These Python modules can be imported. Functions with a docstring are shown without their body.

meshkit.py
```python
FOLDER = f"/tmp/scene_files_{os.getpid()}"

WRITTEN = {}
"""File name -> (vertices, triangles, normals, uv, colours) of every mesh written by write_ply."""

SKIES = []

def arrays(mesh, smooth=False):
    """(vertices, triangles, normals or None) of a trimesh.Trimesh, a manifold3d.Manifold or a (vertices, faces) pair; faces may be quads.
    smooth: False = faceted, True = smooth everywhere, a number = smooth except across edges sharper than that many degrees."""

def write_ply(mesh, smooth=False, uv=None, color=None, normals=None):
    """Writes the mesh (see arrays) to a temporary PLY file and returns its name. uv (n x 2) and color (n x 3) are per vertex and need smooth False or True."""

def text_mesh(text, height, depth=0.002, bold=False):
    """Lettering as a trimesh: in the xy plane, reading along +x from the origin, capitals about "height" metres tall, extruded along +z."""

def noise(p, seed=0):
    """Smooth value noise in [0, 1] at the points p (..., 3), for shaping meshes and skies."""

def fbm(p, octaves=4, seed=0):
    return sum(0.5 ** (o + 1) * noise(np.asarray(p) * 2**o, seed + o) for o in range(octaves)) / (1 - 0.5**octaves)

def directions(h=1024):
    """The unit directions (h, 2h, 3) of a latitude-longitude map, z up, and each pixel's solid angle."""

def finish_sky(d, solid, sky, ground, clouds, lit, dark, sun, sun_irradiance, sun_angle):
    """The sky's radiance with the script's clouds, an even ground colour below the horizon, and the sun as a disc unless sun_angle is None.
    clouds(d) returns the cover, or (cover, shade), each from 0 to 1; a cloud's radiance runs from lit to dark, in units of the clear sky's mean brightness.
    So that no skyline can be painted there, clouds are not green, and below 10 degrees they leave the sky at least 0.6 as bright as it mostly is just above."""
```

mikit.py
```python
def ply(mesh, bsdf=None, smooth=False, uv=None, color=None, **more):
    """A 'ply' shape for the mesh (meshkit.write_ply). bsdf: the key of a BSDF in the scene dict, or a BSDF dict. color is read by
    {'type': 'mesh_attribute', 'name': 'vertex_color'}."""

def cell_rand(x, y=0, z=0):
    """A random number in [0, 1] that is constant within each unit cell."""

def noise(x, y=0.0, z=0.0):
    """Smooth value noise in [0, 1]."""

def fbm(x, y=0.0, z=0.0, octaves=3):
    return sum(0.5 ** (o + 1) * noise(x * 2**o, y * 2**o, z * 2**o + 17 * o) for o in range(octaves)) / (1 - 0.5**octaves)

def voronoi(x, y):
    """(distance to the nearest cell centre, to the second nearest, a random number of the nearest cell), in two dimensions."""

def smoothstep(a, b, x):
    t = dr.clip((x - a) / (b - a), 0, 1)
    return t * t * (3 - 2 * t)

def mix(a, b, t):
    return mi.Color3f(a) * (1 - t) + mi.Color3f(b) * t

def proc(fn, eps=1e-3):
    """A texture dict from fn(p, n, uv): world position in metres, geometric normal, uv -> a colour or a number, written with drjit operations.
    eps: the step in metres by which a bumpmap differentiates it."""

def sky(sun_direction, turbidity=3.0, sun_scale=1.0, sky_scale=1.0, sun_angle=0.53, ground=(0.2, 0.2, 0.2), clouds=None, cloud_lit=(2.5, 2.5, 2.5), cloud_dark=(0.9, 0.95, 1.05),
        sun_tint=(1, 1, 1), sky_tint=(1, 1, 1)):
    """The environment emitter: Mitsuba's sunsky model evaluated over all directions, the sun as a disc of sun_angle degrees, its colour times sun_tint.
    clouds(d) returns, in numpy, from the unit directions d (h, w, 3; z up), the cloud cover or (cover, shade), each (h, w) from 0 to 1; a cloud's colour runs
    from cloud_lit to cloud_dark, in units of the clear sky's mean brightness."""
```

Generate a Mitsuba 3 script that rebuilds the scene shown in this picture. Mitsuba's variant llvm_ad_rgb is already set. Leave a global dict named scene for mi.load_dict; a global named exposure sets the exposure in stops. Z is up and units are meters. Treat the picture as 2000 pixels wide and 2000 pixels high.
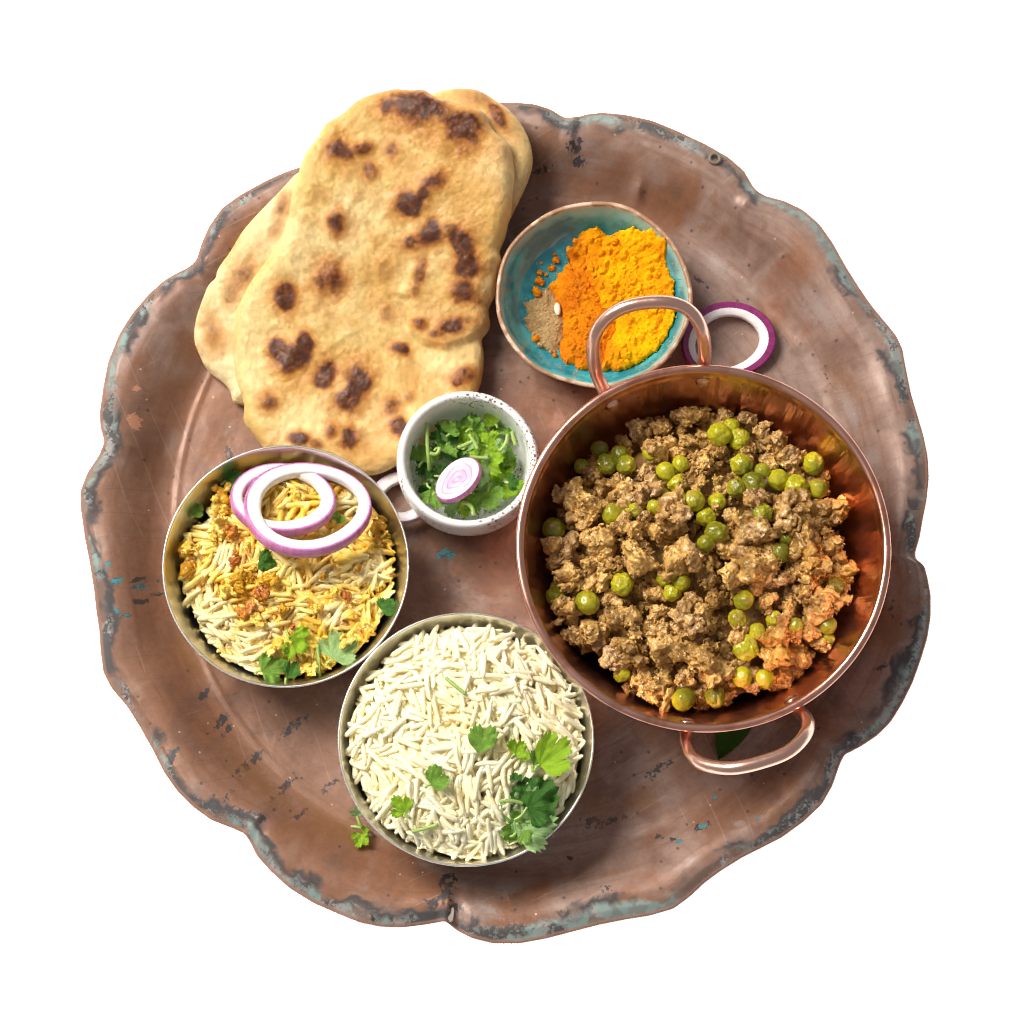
import math, random
import numpy as np, trimesh, drjit as dr
import mitsuba as mi, mikit, meshkit
from mikit import noise, fbm, voronoi, smoothstep, mix, cell_rand
from scipy.spatial import cKDTree
from scipy.interpolate import CubicSpline

random.seed(7)
T = mi.ScalarTransform4f
scene, labels = {}, {}
exposure = 0.0

# ------------------------------------------------------------------ camera
TILT, DIST, HALF = math.radians(11.0), 1.10, 0.200
AIM = np.array([0, 0, 0.010])
CAM = AIM + DIST * np.array([0, -math.sin(TILT), math.cos(TILT)])
FWD = (AIM - CAM) / DIST
RIGHT = np.array([1.0, 0, 0])
UP = np.cross(RIGHT, FWD)
TAN = HALF / DIST
scene['camera'] = {'type': 'perspective', 'fov': math.degrees(2 * math.atan(TAN)), 'near_clip': 0.05, 'far_clip': 20.0,
                   'to_world': T().look_at(origin=CAM.tolist(), target=AIM.tolist(), up=[0, 1, 0])}
MM = 0.001
PX = 0.2 * MM          # one pixel of the 2000-pixel photograph at the tray, in metres


def at(px, py, z):
    """The point at height z that the photograph shows at pixel px, py."""
    d = FWD + RIGHT * TAN * (px - 1000) / 1000 + UP * TAN * (1000 - py) / 1000
    return CAM + d * (z - CAM[2]) / d[2]


def at_many(pts, z):
    return np.array([at(x, y, z)[:2] for x, y in pts])


def px_size(z):
    return PX * (CAM[2] - z) / (CAM[2] - 0.010)


# ------------------------------------------------------------------ lamps
def lamp(key, azimuth, elevation, distance, half, radiance):
    a, e = math.radians(azimuth), math.radians(elevation)
    pos = distance * np.array([math.cos(a) * math.cos(e), math.sin(a) * math.cos(e), math.sin(e)])
    scene[key] = {'type': 'rectangle', 'to_world': T().look_at(origin=pos.tolist(), target=[0, 0, 0.02], up=[0, 0, 1]) @ T().scale([half[0], half[1], 1]),
                  'bsdf': {'type': 'diffuse', 'reflectance': {'type': 'rgb', 'value': 0.5}},
                  'emitter': {'type': 'area', 'radiance': {'type': 'rgb', 'value': list(radiance)}}}


lamp('window_lamp', 143, 50, 1.9, (0.45, 0.45), (22.8, 21.7, 20.0))
labels['window_lamp'] = {'label': 'square soft lamp up and left of the tray, outside the picture', 'category': 'lamp'}
scene['room_light'] = {'type': 'constant', 'radiance': {'type': 'rgb', 'value': [0.275, 0.275, 0.285]}}


# ------------------------------------------------------------------ helpers
def tag(key, label=None, category=None, group=None, kind=None):
    d = {k: v for k, v in (('label', label), ('category', category), ('group', group), ('kind', kind)) if v}
    if d:
        labels[key] = d


used = {}


def numbered(name):
    n = used.get(name, 0)
    used[name] = n + 1
    return name if n == 0 else f'{name}_{n:03d}'


def faced(v, f):
    """The faces turned so that they look outwards."""
    v = np.asarray(v, float)
    c = v - v.mean(0)
    vol = np.einsum('ij,ij->i', c[f[:, 0]], np.cross(c[f[:, 1]], c[f[:, 2]])).sum()
    return (v, f) if vol > 0 else (v, f[:, ::-1])


def add(key, mesh, bsdf, smooth=True, uv=None, world=None, **lab):
    if isinstance(mesh, tuple):
        mesh = faced(*mesh)
    scene[key] = mikit.ply(mesh, bsdf, smooth=smooth, uv=uv) if not isinstance(mesh, dict) else dict(mesh)
    if isinstance(mesh, dict) and bsdf is not None:
        scene[key]['bsdf'] = {'type': 'ref', 'id': bsdf}
    if world is not None:
        scene[key]['to_world'] = T(world)
    tag(key, **lab)
    return key


def rot(ax, ang):
    return trimesh.transformations.rotation_matrix(ang, ax)


def mat(pos, R=np.eye(4), s=1.0):
    m = np.array(R, float).copy()
    m[:3, :3] = m[:3, :3] @ np.diag(np.broadcast_to(s, 3))
    m[:3, 3] = pos
    return m


def moved(v, m):
    return v @ m[:3, :3].T + m[:3, 3]


def joined(parts):
    vs, fs, k = [], [], 0
    for v, f in parts:
        vs.append(v)
        fs.append(np.asarray(f) + k)
        k += len(v)
    return np.vstack(vs), np.vstack(fs)


def grid_faces(nr, nt, wrap=True):
    """Faces of nr rows by nt columns; columns wrap round."""
    i, j = np.meshgrid(np.arange(nr - 1), np.arange(nt if wrap else nt - 1), indexing='ij')
    a, b = i * nt + j, i * nt + (j + 1) % nt
    c, d = a + nt, b + nt
    return np.vstack([np.stack([a, b, d], -1).reshape(-1, 3), np.stack([a, d, c], -1).reshape(-1, 3)])


def closed_curve(pts, n):
    p = np.vstack([pts, pts[:1]])
    s = np.concatenate([[0], np.cumsum(np.linalg.norm(np.diff(p, axis=0), axis=1))])
    cs = CubicSpline(s, p, bc_type='periodic')
    return cs(np.linspace(0, s[-1], n, endpoint=False))


def open_curve(pts, n):
    p = np.asarray(pts, float)
    s = np.concatenate([[0], np.cumsum(np.linalg.norm(np.diff(p, axis=0), axis=1))])
    return CubicSpline(s, p)(np.linspace(0, s[-1], n))


def chaikin(p, k=2):
    p = np.asarray(p, float)
    for _ in range(k):
        q = np.roll(p, -1, 0)
        p = np.stack([0.75 * p + 0.25 * q, 0.25 * p + 0.75 * q], 1).reshape(-1, p.shape[1])
    return p


def tube(path, radius, n=14, cap=True):
    path = np.asarray(path, float)
    radius = np.broadcast_to(radius, len(path))
    t = np.gradient(path, axis=0)
    t /= np.linalg.norm(t, axis=1, keepdims=True)
    up = np.array([0, 0, 1.0]) if abs(t[0][2]) < 0.9 else np.array([1.0, 0, 0])
    x = np.cross(t[0], up)
    x /= np.linalg.norm(x)
    v = []
    a = np.linspace(0, 2 * np.pi, n, endpoint=False)
    for p, d, r in zip(path, t, radius):
        x = x - d * (x @ d)
        x /= np.linalg.norm(x)
        y = np.cross(d, x)
        v.append(p + r * (np.cos(a)[:, None] * x + np.sin(a)[:, None] * y))
    v = np.vstack(v)
    f = grid_faces(len(path), n)
    if cap:
        k = len(v)
        v = np.vstack([v, path[:1] - t[:1] * radius[0] * 0.5, path[-1:] + t[-1:] * radius[-1] * 0.5])
        j = np.arange(n)
        f = np.vstack([f, np.stack([np.full(n, k), (j + 1) % n, j], 1), np.stack([np.full(n, k + 1), (len(path) - 1) * n + j, (len(path) - 1) * n + (j + 1) % n], 1)])
    return v, f


def lathe(profile, n=192, wobble=None, dz=None):
    """Closed surface of revolution: profile rows (r, z) from the axis inside, over the lip, to the axis outside. Returns v, f, uv."""
    p = np.asarray(profile, float)
    a = np.linspace(0, 2 * np.pi, n + 1)
    w = np.ones(n + 1) if wobble is None else wobble(a)
    h = np.zeros(n + 1) if dz is None else dz(a)
    v = np.stack([p[:, :1] * np.cos(a) * w, p[:, :1] * np.sin(a) * w, p[:, 1:] + h * (p[:, 1:] / p[:, 1].max())], -1).reshape(-1, 3)
    s = np.concatenate([[0], np.cumsum(np.linalg.norm(np.diff(p, axis=0), axis=1))])
    uv = np.stack(np.broadcast_arrays((a / (2 * np.pi))[None], s[:, None]), -1).reshape(-1, 2)
    return v, grid_faces(len(p), n + 1, wrap=False)[:, ::-1], uv


def smooth_profile(pts, n):
    return open_curve(pts, n)


def surface_nets(F, org, h):
    """Triangles of the zero level of F (negative inside)."""
    ins = F < 0
    nx, ny, nz = F.shape
    acc = np.zeros((nx - 1, ny - 1, nz - 1, 3))
    cnt = np.zeros((nx - 1, ny - 1, nz - 1))
    C = [(a, b, c) for a in (0, 1) for b in (0, 1) for c in (0, 1)]

    def sub(A, c):
        return A[c[0]:nx - 1 + c[0], c[1]:ny - 1 + c[1], c[2]:nz - 1 + c[2]]
    for c in C:
        for k in range(3):
            if c[k] == 0:
                e = list(c)
                e[k] = 1
                fa, fb = sub(F, c), sub(F, e)
                m = (fa < 0) != (fb < 0)
                t = np.where(m, fa / np.where(m, fa - fb, 1), 0)
                for q in range(3):
                    acc[..., q] += np.where(m, c[q] + (t if q == k else 0), 0)
                cnt += m
    act = cnt > 0
    idx = np.full(cnt.shape, -1)
    idx[act] = np.arange(act.sum())
    ijk = np.stack(np.nonzero(act), -1)
    v = (ijk + acc[act] / cnt[act][:, None]) * h + org
    faces = []
    for k in range(3):
        a, b = [(1, 2), (2, 0), (0, 1)][k]
        lo = [slice(1, -1)] * 3
        lo[k] = slice(0, -1)
        hi = list(lo)
        hi[k] = slice(1, None)
        A, B = ins[tuple(lo)], ins[tuple(hi)]
        for m, flip in ((A & ~B, False), (~A & B, True)):
            g = np.stack(np.nonzero(m), -1)
            for q in range(3):
                if q != k:
                    g[:, q] += 1
            quad = []
            for da, db in ((-1, -1), (0, -1), (0, 0), (-1, 0)):
                o = g.copy()
                o[:, a] += da
                o[:, b] += db
                quad.append(idx[o[:, 0], o[:, 1], o[:, 2]])
            q4 = np.stack(quad, 1)
            if flip:
                q4 = q4[:, ::-1]
            faces += [q4[:, [0, 1, 2]], q4[:, [0, 2, 3]]]
    return v, np.vstack(faces)


def smin(a, b, k):
    h = np.clip(0.5 + 0.5 * (b - a) / k, 0, 1)
    return b * (1 - h) + a * h - k * h * (1 - h)


def clump(seed, lobes=6, nodules=220, nod=(0.10, 0.19), h=0.066, spread=0.62, stretch=(1, 1, 1), soft=0.18, base=(0.26, 0.46), warp=0.0):
    """An irregular crumb about one unit in radius, made of grains."""
    r = np.random.default_rng(seed)
    ax = np.arange(-1.45, 1.45 + h, h)
    G = np.stack(np.meshgrid(ax, ax, ax, indexing='ij'), -1)
    st = np.array(stretch)
    cs = r.normal(size=(lobes, 3))
    cs = cs / np.linalg.norm(cs, axis=1, keepdims=True) * r.uniform(0.15, spread, (lobes, 1)) * st
    rs = r.uniform(*base, lobes)
    if warp:
        G = G + warp * np.stack([meshkit.fbm(G * 2.6 + 7 * q, 3, seed + 31 * q) - 0.5 for q in range(3)], -1) * 2
    D = np.full(G.shape[:3], 9.0)
    for c, q in zip(cs, rs):
        D = smin(D, np.linalg.norm(G - c, axis=-1) - q, soft)
    if nodules:
        P = []
        while len(P) < nodules:
            k = r.integers(lobes)
            d = r.normal(size=3)
            d /= np.linalg.norm(d)
            p = cs[k] + d * rs[k] * r.uniform(0.92, 1.08)
            if np.all(np.linalg.norm(cs - p, axis=1) > rs * 0.88):
                P.append(p)
        P, R = np.array(P), r.uniform(*nod, nodules)
        near = np.abs(D) < 0.5
        dist, ix = cKDTree(P).query(G[near], k=4)
        N = np.min(dist - R[ix], axis=1)
        E = D.copy()
        E[near] = smin(D[near], N, 0.035)
        D = E
    D += (meshkit.fbm(G * 5.5 + seed, 3, seed) - 0.5) * (0.10 if not warp else 0.26)
    if warp:
        D += (meshkit.fbm(G * 17 + seed, 2, seed + 2) - 0.5) * 0.10
    return surface_nets(D, np.array([ax[0]] * 3), h)


# ------------------------------------------------------------------ materials
def rgb(*c):
    return {'type': 'rgb', 'value': list(c)}


def material(key, color, rough=0.5, metallic=0.0, spec=0.5, bump=None, bump_scale=1.0, clearcoat=0.0, sheen=0.0, eps=2e-4, twosided=False):
    b = {'type': 'principled', 'base_color': mikit.proc(color) if callable(color) else rgb(*color),
         'roughness': mikit.proc(rough) if callable(rough) else float(rough),
         'metallic': mikit.proc(metallic) if callable(metallic) else float(metallic), 'specular': float(spec)}
    if clearcoat:
        b['clearcoat'] = float(clearcoat)
        b['clearcoat_gloss'] = 0.9
    if sheen:
        b['sheen'] = float(sheen)
    if bump is not None:
        b = {'type': 'bumpmap', 'arbitrary': mikit.proc(bump, eps=eps), 'scale': float(bump_scale), 'bsdf': b}
    if twosided:
        b = {'type': 'twosided', 'bsdf': b}
    scene[key] = b


# ------------------------------------------------------------------ backdrop
# plain white ground; its glow is added so that no tray shadow shows
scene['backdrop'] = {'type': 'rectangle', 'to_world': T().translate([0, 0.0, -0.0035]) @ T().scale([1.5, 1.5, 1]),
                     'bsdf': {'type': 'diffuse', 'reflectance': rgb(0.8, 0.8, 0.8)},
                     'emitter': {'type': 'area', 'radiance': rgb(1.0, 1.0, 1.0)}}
tag('backdrop', 'plain white ground given an added glow, under the copper tray', 'table', kind='structure')

# ------------------------------------------------------------------ tray
S19 = 2000 / 1932
OUT = np.array([(980,193),(1010,196),(1040,206),(1062,218),(1083,224),(1105,215),(1135,211),(1180,215),(1230,226),(1280,246),(1330,270),(1375,296),(1405,322),(1418,345),(1426,359),
 (1445,368),(1480,377),(1515,394),(1545,420),(1570,455),(1595,500),(1620,540),(1645,575),(1670,605),(1690,630),(1702,655),(1708,690),(1718,740),(1730,780),(1742,820),(1750,860),(1752,900),
 (1748,940),(1740,980),(1735,1010),(1727,1040),(1727,1058),(1743,1063),(1750,1088),(1756,1120),(1756,1160),(1750,1200),(1738,1240),(1722,1285),(1702,1325),(1680,1360),(1655,1385),(1625,1405),
 (1592,1422),(1583,1442),(1570,1480),(1550,1515),(1515,1548),(1475,1577),(1440,1595),(1400,1615),(1360,1640),(1330,1662),(1300,1690),(1270,1712),(1225,1725),(1180,1732),(1130,1742),(1080,1755),
 (1030,1768),(980,1777),(930,1777),(890,1767),(862,1752),(840,1735),(800,1742),(760,1747),(720,1746),(680,1738),(640,1722),(590,1700),(545,1672),(510,1640),(485,1612),(472,1585),(462,1570),
 (440,1560),(400,1545),(365,1520),(335,1490),(310,1455),(290,1415),(265,1370),(240,1330),(210,1295),(195,1265),(190,1225),(188,1190),(182,1150),(178,1110),(170,1060),(160,1010),(153,960),
 (152,925),(165,890),(185,860),(198,832),(190,805),(188,780),(195,730),(205,680),(225,630),(250,590),(280,555),(310,528),(340,510),(370,494),(380,460),(395,425),(420,390),(455,365),(500,340),
 (540,322),(570,312),(610,300),(650,286),(682,264),(720,236),(780,216),(840,204),(900,196),(948,193)], float) * S19
RIMZ = 17 * MM
out_w = at_many(OUT, RIMZ)
TC = np.array([0.5 * (out_w[:, 0].min() + out_w[:, 0].max()), 0.5 * (out_w[:, 1].min() + out_w[:, 1].max())])
NT = 1080
th = np.linspace(0, 2 * np.pi, NT + 1)
dense = []
for a, b in zip(out_w, np.roll(out_w, -1, 0)):
    dense.append(a + (b - a) * np.linspace(0, 1, 12, endpoint=False)[:, None])
dense = np.vstack(dense) - TC
oth, orr = np.unwrap(np.arctan2(dense[:, 1], dense[:, 0])), np.hypot(dense[:, 0], dense[:, 1])
o = np.argsort(np.mod(oth, 2 * np.pi))
RT = np.interp(th, np.mod(oth, 2 * np.pi)[o], orr[o], period=2 * np.pi)
k = np.array([1, 2, 1.0]) / 4
RT[:-1] = np.convolve(np.concatenate([RT[-2:-1], RT[:-1], RT[:1]]), k, 'valid')
RT[-1] = RT[0]
RSM = np.mean(RT[:-1])
low = np.fft.rfft(RT[:-1])
low[4:] = 0
RLOW = np.append(np.fft.irfft(low, NT), 0)
RLOW[-1] = RLOW[0]
NOTCH = [math.atan2(*(at(x * S19, y * S19, RIMZ)[:2] - TC)[::-1]) for x, y in ((1083, 223), (1426, 359), (1731, 1058), (1592, 1422), (840, 1735), (465, 1572), (198, 832), (370, 494))]
NOTCH_S = [1.0, 0.5, 0.9, 0.6, 1.3, 0.5, 0.4, 0.7]


def sstep(a, b, x):
    t = np.clip((x - a) / (b - a), 0, 1)
    return t * t * (3 - 2 * t)


def tray_height(s, theta, x, y):
    t = np.clip((s - 0.795) / 0.165, 0, 1)
    z = RIMZ * (t * t * t * (t * (6 * t - 15) + 10) * 0.55 + t * t * (3 - 2 * t) * 0.45)
    z = z + 0.45 * MM * np.exp(-((s - 0.800 - 0.008 * np.sin(theta * 3 + 1)) / 0.008) ** 2) * sstep(-0.3, 0.6, np.cos(theta - 2.9))
    z = z - 2.0 * MM * sstep(0.972, 1.0, s)
    p = np.stack([x * 22, y * 22, np.zeros_like(x)], -1)
    z = z + (meshkit.fbm(p, 3, 5) - 0.5) * 2.6 * MM * sstep(0.72, 0.9, s)
    z = z + (meshkit.fbm(p * 2.3, 2, 9) - 0.5) * 0.6 * MM
    for a, q in zip(NOTCH, NOTCH_S):
        d = np.mod(theta - a + np.pi, 2 * np.pi) - np.pi
        z = z + q * 1.9 * MM * np.exp(-(d / 0.011) ** 2) * sstep(0.88, 0.96, s) - q * 1.3 * MM * np.exp(-((d - 0.03) / 0.02) ** 2) * sstep(0.86, 0.97, s)
    bump = at(1247, 370, 8 * MM)
    z = z + 2.6 * MM * np.exp(-(((x - bump[0]) / 1.9e-3) ** 2 + ((y - bump[1]) / 3.6e-3) ** 2))
    return z


ss = np.concatenate([np.linspace(0.0, 0.76, 40), np.linspace(0.765, 1.0, 110)])
Rb = RLOW[None] + (RT - RLOW)[None] * sstep(0.84, 0.985, ss)[:, None]
rr = ss[:, None] * Rb
X, Y = TC[0] + rr * np.cos(th), TC[1] + rr * np.sin(th)
Zt = tray_height(ss[:, None] + 0 * rr, th[None] + 0 * rr, X, Y)
TRAY_TREE = cKDTree(np.stack([X.ravel(), Y.ravel()], 1))
TRAY_Z = Zt.ravel()


def tray_z(x, y):
    return float(TRAY_Z[TRAY_TREE.query([x, y])[1]])


top = np.stack([X, Y, Zt], -1)
lip = np.stack([X[-1] + 0.45 * MM * np.cos(th), Y[-1] + 0.45 * MM * np.sin(th), Zt[-1] - 0.6 * MM], -1)[None]
under = np.stack([X, Y, Zt - 1.2 * MM], -1)[::-1][::4]
V = np.concatenate([top, lip, under], 0)
uvr = np.concatenate([ss, [1.002], 2 - ss[::-1][::4]])
UV = np.stack(np.broadcast_arrays((th / (2 * np.pi))[None], uvr[:, None]), -1)
n0, n1 = V.shape[:2]
tray_f = grid_faces(n0, n1, wrap=False)

MARKS = []   # x, y, half-length, half-width, angle, kind (0 dark, 1 turquoise, 2 bright copper, 3 pale grey, 4 brown)


def mark(px, py, a, b, ang, kind, z=4 * MM):
    p = at(px, py, z)
    MARKS.append((p[0], p[1], a * PX, b * PX, math.radians(ang), kind))


for m in [(221,1112,6,5,0,1),(209,1128,7,6,0,1),(236,1145,11,7,15,1),(273,1139,13,6,20,0),(275,1152,14,8,12,1),(279,1180,15,7,8,0),(305,1161,14,5,10,0),(217,1187,8,7,0,1),(236,1206,9,8,0,1),(253,1211,9,6,10,1),
          (872,1078,18,9,5,1),(275,770,9,6,10,2),(268,835,11,14,0,2),(281,809,5,4,0,0),(445,882,6,12,20,0),(1112,282,16,9,-40,0),(1122,300,14,16,0,0),(1132,324,12,9,0,0),(1060,334,16,6,10,0),
          (1392,1155,10,10,0,0),(400,1350,7,18,-30,0),(432,1405,8,26,-30,0),(447,1420,6,22,-35,0),(490,1490,8,34,-38,0),(475,1500,7,30,-38,0),(555,1535,8,30,-40,0),(577,1415,8,30,-52,0),(590,1590,6,18,-50,0),(640,1535,6,20,-50,0),
          (450,1560,10,16,-20,0),(470,1590,18,7,-30,0),(505,1602,22,9,-25,0),(340,1490,8,24,-30,0),(875,1724,14,14,0,0),(868,1752,12,18,-25,0),(842,1770,16,12,0,0),(893,1775,18,10,-20,0),
          (1180,1605,34,7,14,0),(1155,1600,14,6,0,0),(1115,1675,8,4,0,0),(1180,1740,10,8,0,0),(1370,1615,18,8,20,0),(1370,1615,9,4,20,1),(1396,1556,5,4,0,1),(1312,1640,8,4,0,0),(1285,1632,5,4,0,0),(1325,1645,6,5,0,1),(1475,1602,5,5,0,1),(1440,1612,12,6,0,3),
          (1290,1500,30,8,35,0),(1245,1560,60,26,25,4),(1545,1540,12,14,0,4),(1500,1590,45,18,-10,4),(1393,410,9,26,5,4),(1375,445,14,10,0,4),(1300,292,10,5,0,4),(1298,320,9,6,0,4),(1415,455,16,8,50,4),(1488,455,6,10,0,4),
          (1395,510,40,22,-35,3),(1585,905,18,8,-70,3),(1695,900,22,20,-45,3),(1710,640,26,16,-50,3),(1565,830,16,12,-60,1),(1370,545,4,16,50,0),(1620,740,4,16,30,0),(960,1780,40,14,-30,3),(990,1740,40,18,20,3),
          (350,1245,22,14,-40,4),(370,1290,60,30,-50,4),(500,1520,70,30,-45,4),(640,1600,90,40,-30,4),(1110,1550,90,40,-35,4),(1640,750,30,60,25,4),(1660,800,14,50,25,3),(1600,620,50,26,-45,3),(1715,1310,16,5,25,0),(1735,1205,5,12,0,0)]:
    mark(*m)


def tray_common(p0, uv):
    wx, wy = fbm(p0.x * 90 + 5, p0.y * 90, 1.5, octaves=2), fbm(p0.x * 90, p0.y * 90 + 9, 7.5, octaves=2)
    a_, b_ = p0.x + (wx - 0.5) * 0.010, p0.y + (wy - 0.5) * 0.010
    p = mi.Point3f(0.82 * a_ - 0.57 * b_, 0.57 * a_ + 0.82 * b_, p0.z)
    r = uv.y
    e = (1.0 - dr.abs(1.0 - r))
    n1 = fbm(p.x * 120, p.y * 120, 0.0, octaves=4)
    n2 = fbm(p.x * 420, p.y * 420, 3.0, octaves=3)
    big = fbm(uv.x * 26, 1.7, 4.0, octaves=2)
    w = 0.008 + 0.034 * big
    band = smoothstep(1.0 - w - 0.010, 1.0 - w + 0.010, e + (n1 - 0.5) * 0.034 + (n2 - 0.5) * 0.016)
    inner = smoothstep(1.0 - w - 0.026, 1.0 - w - 0.008, e + (n1 - 0.5) * 0.05 + (n2 - 0.5) * 0.02) * smoothstep(0.42, 0.56, fbm(p.x * 70 + 9, p.y * 70, 5.0, octaves=3))
    return e, n1, n2, band, inner, p


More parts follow.
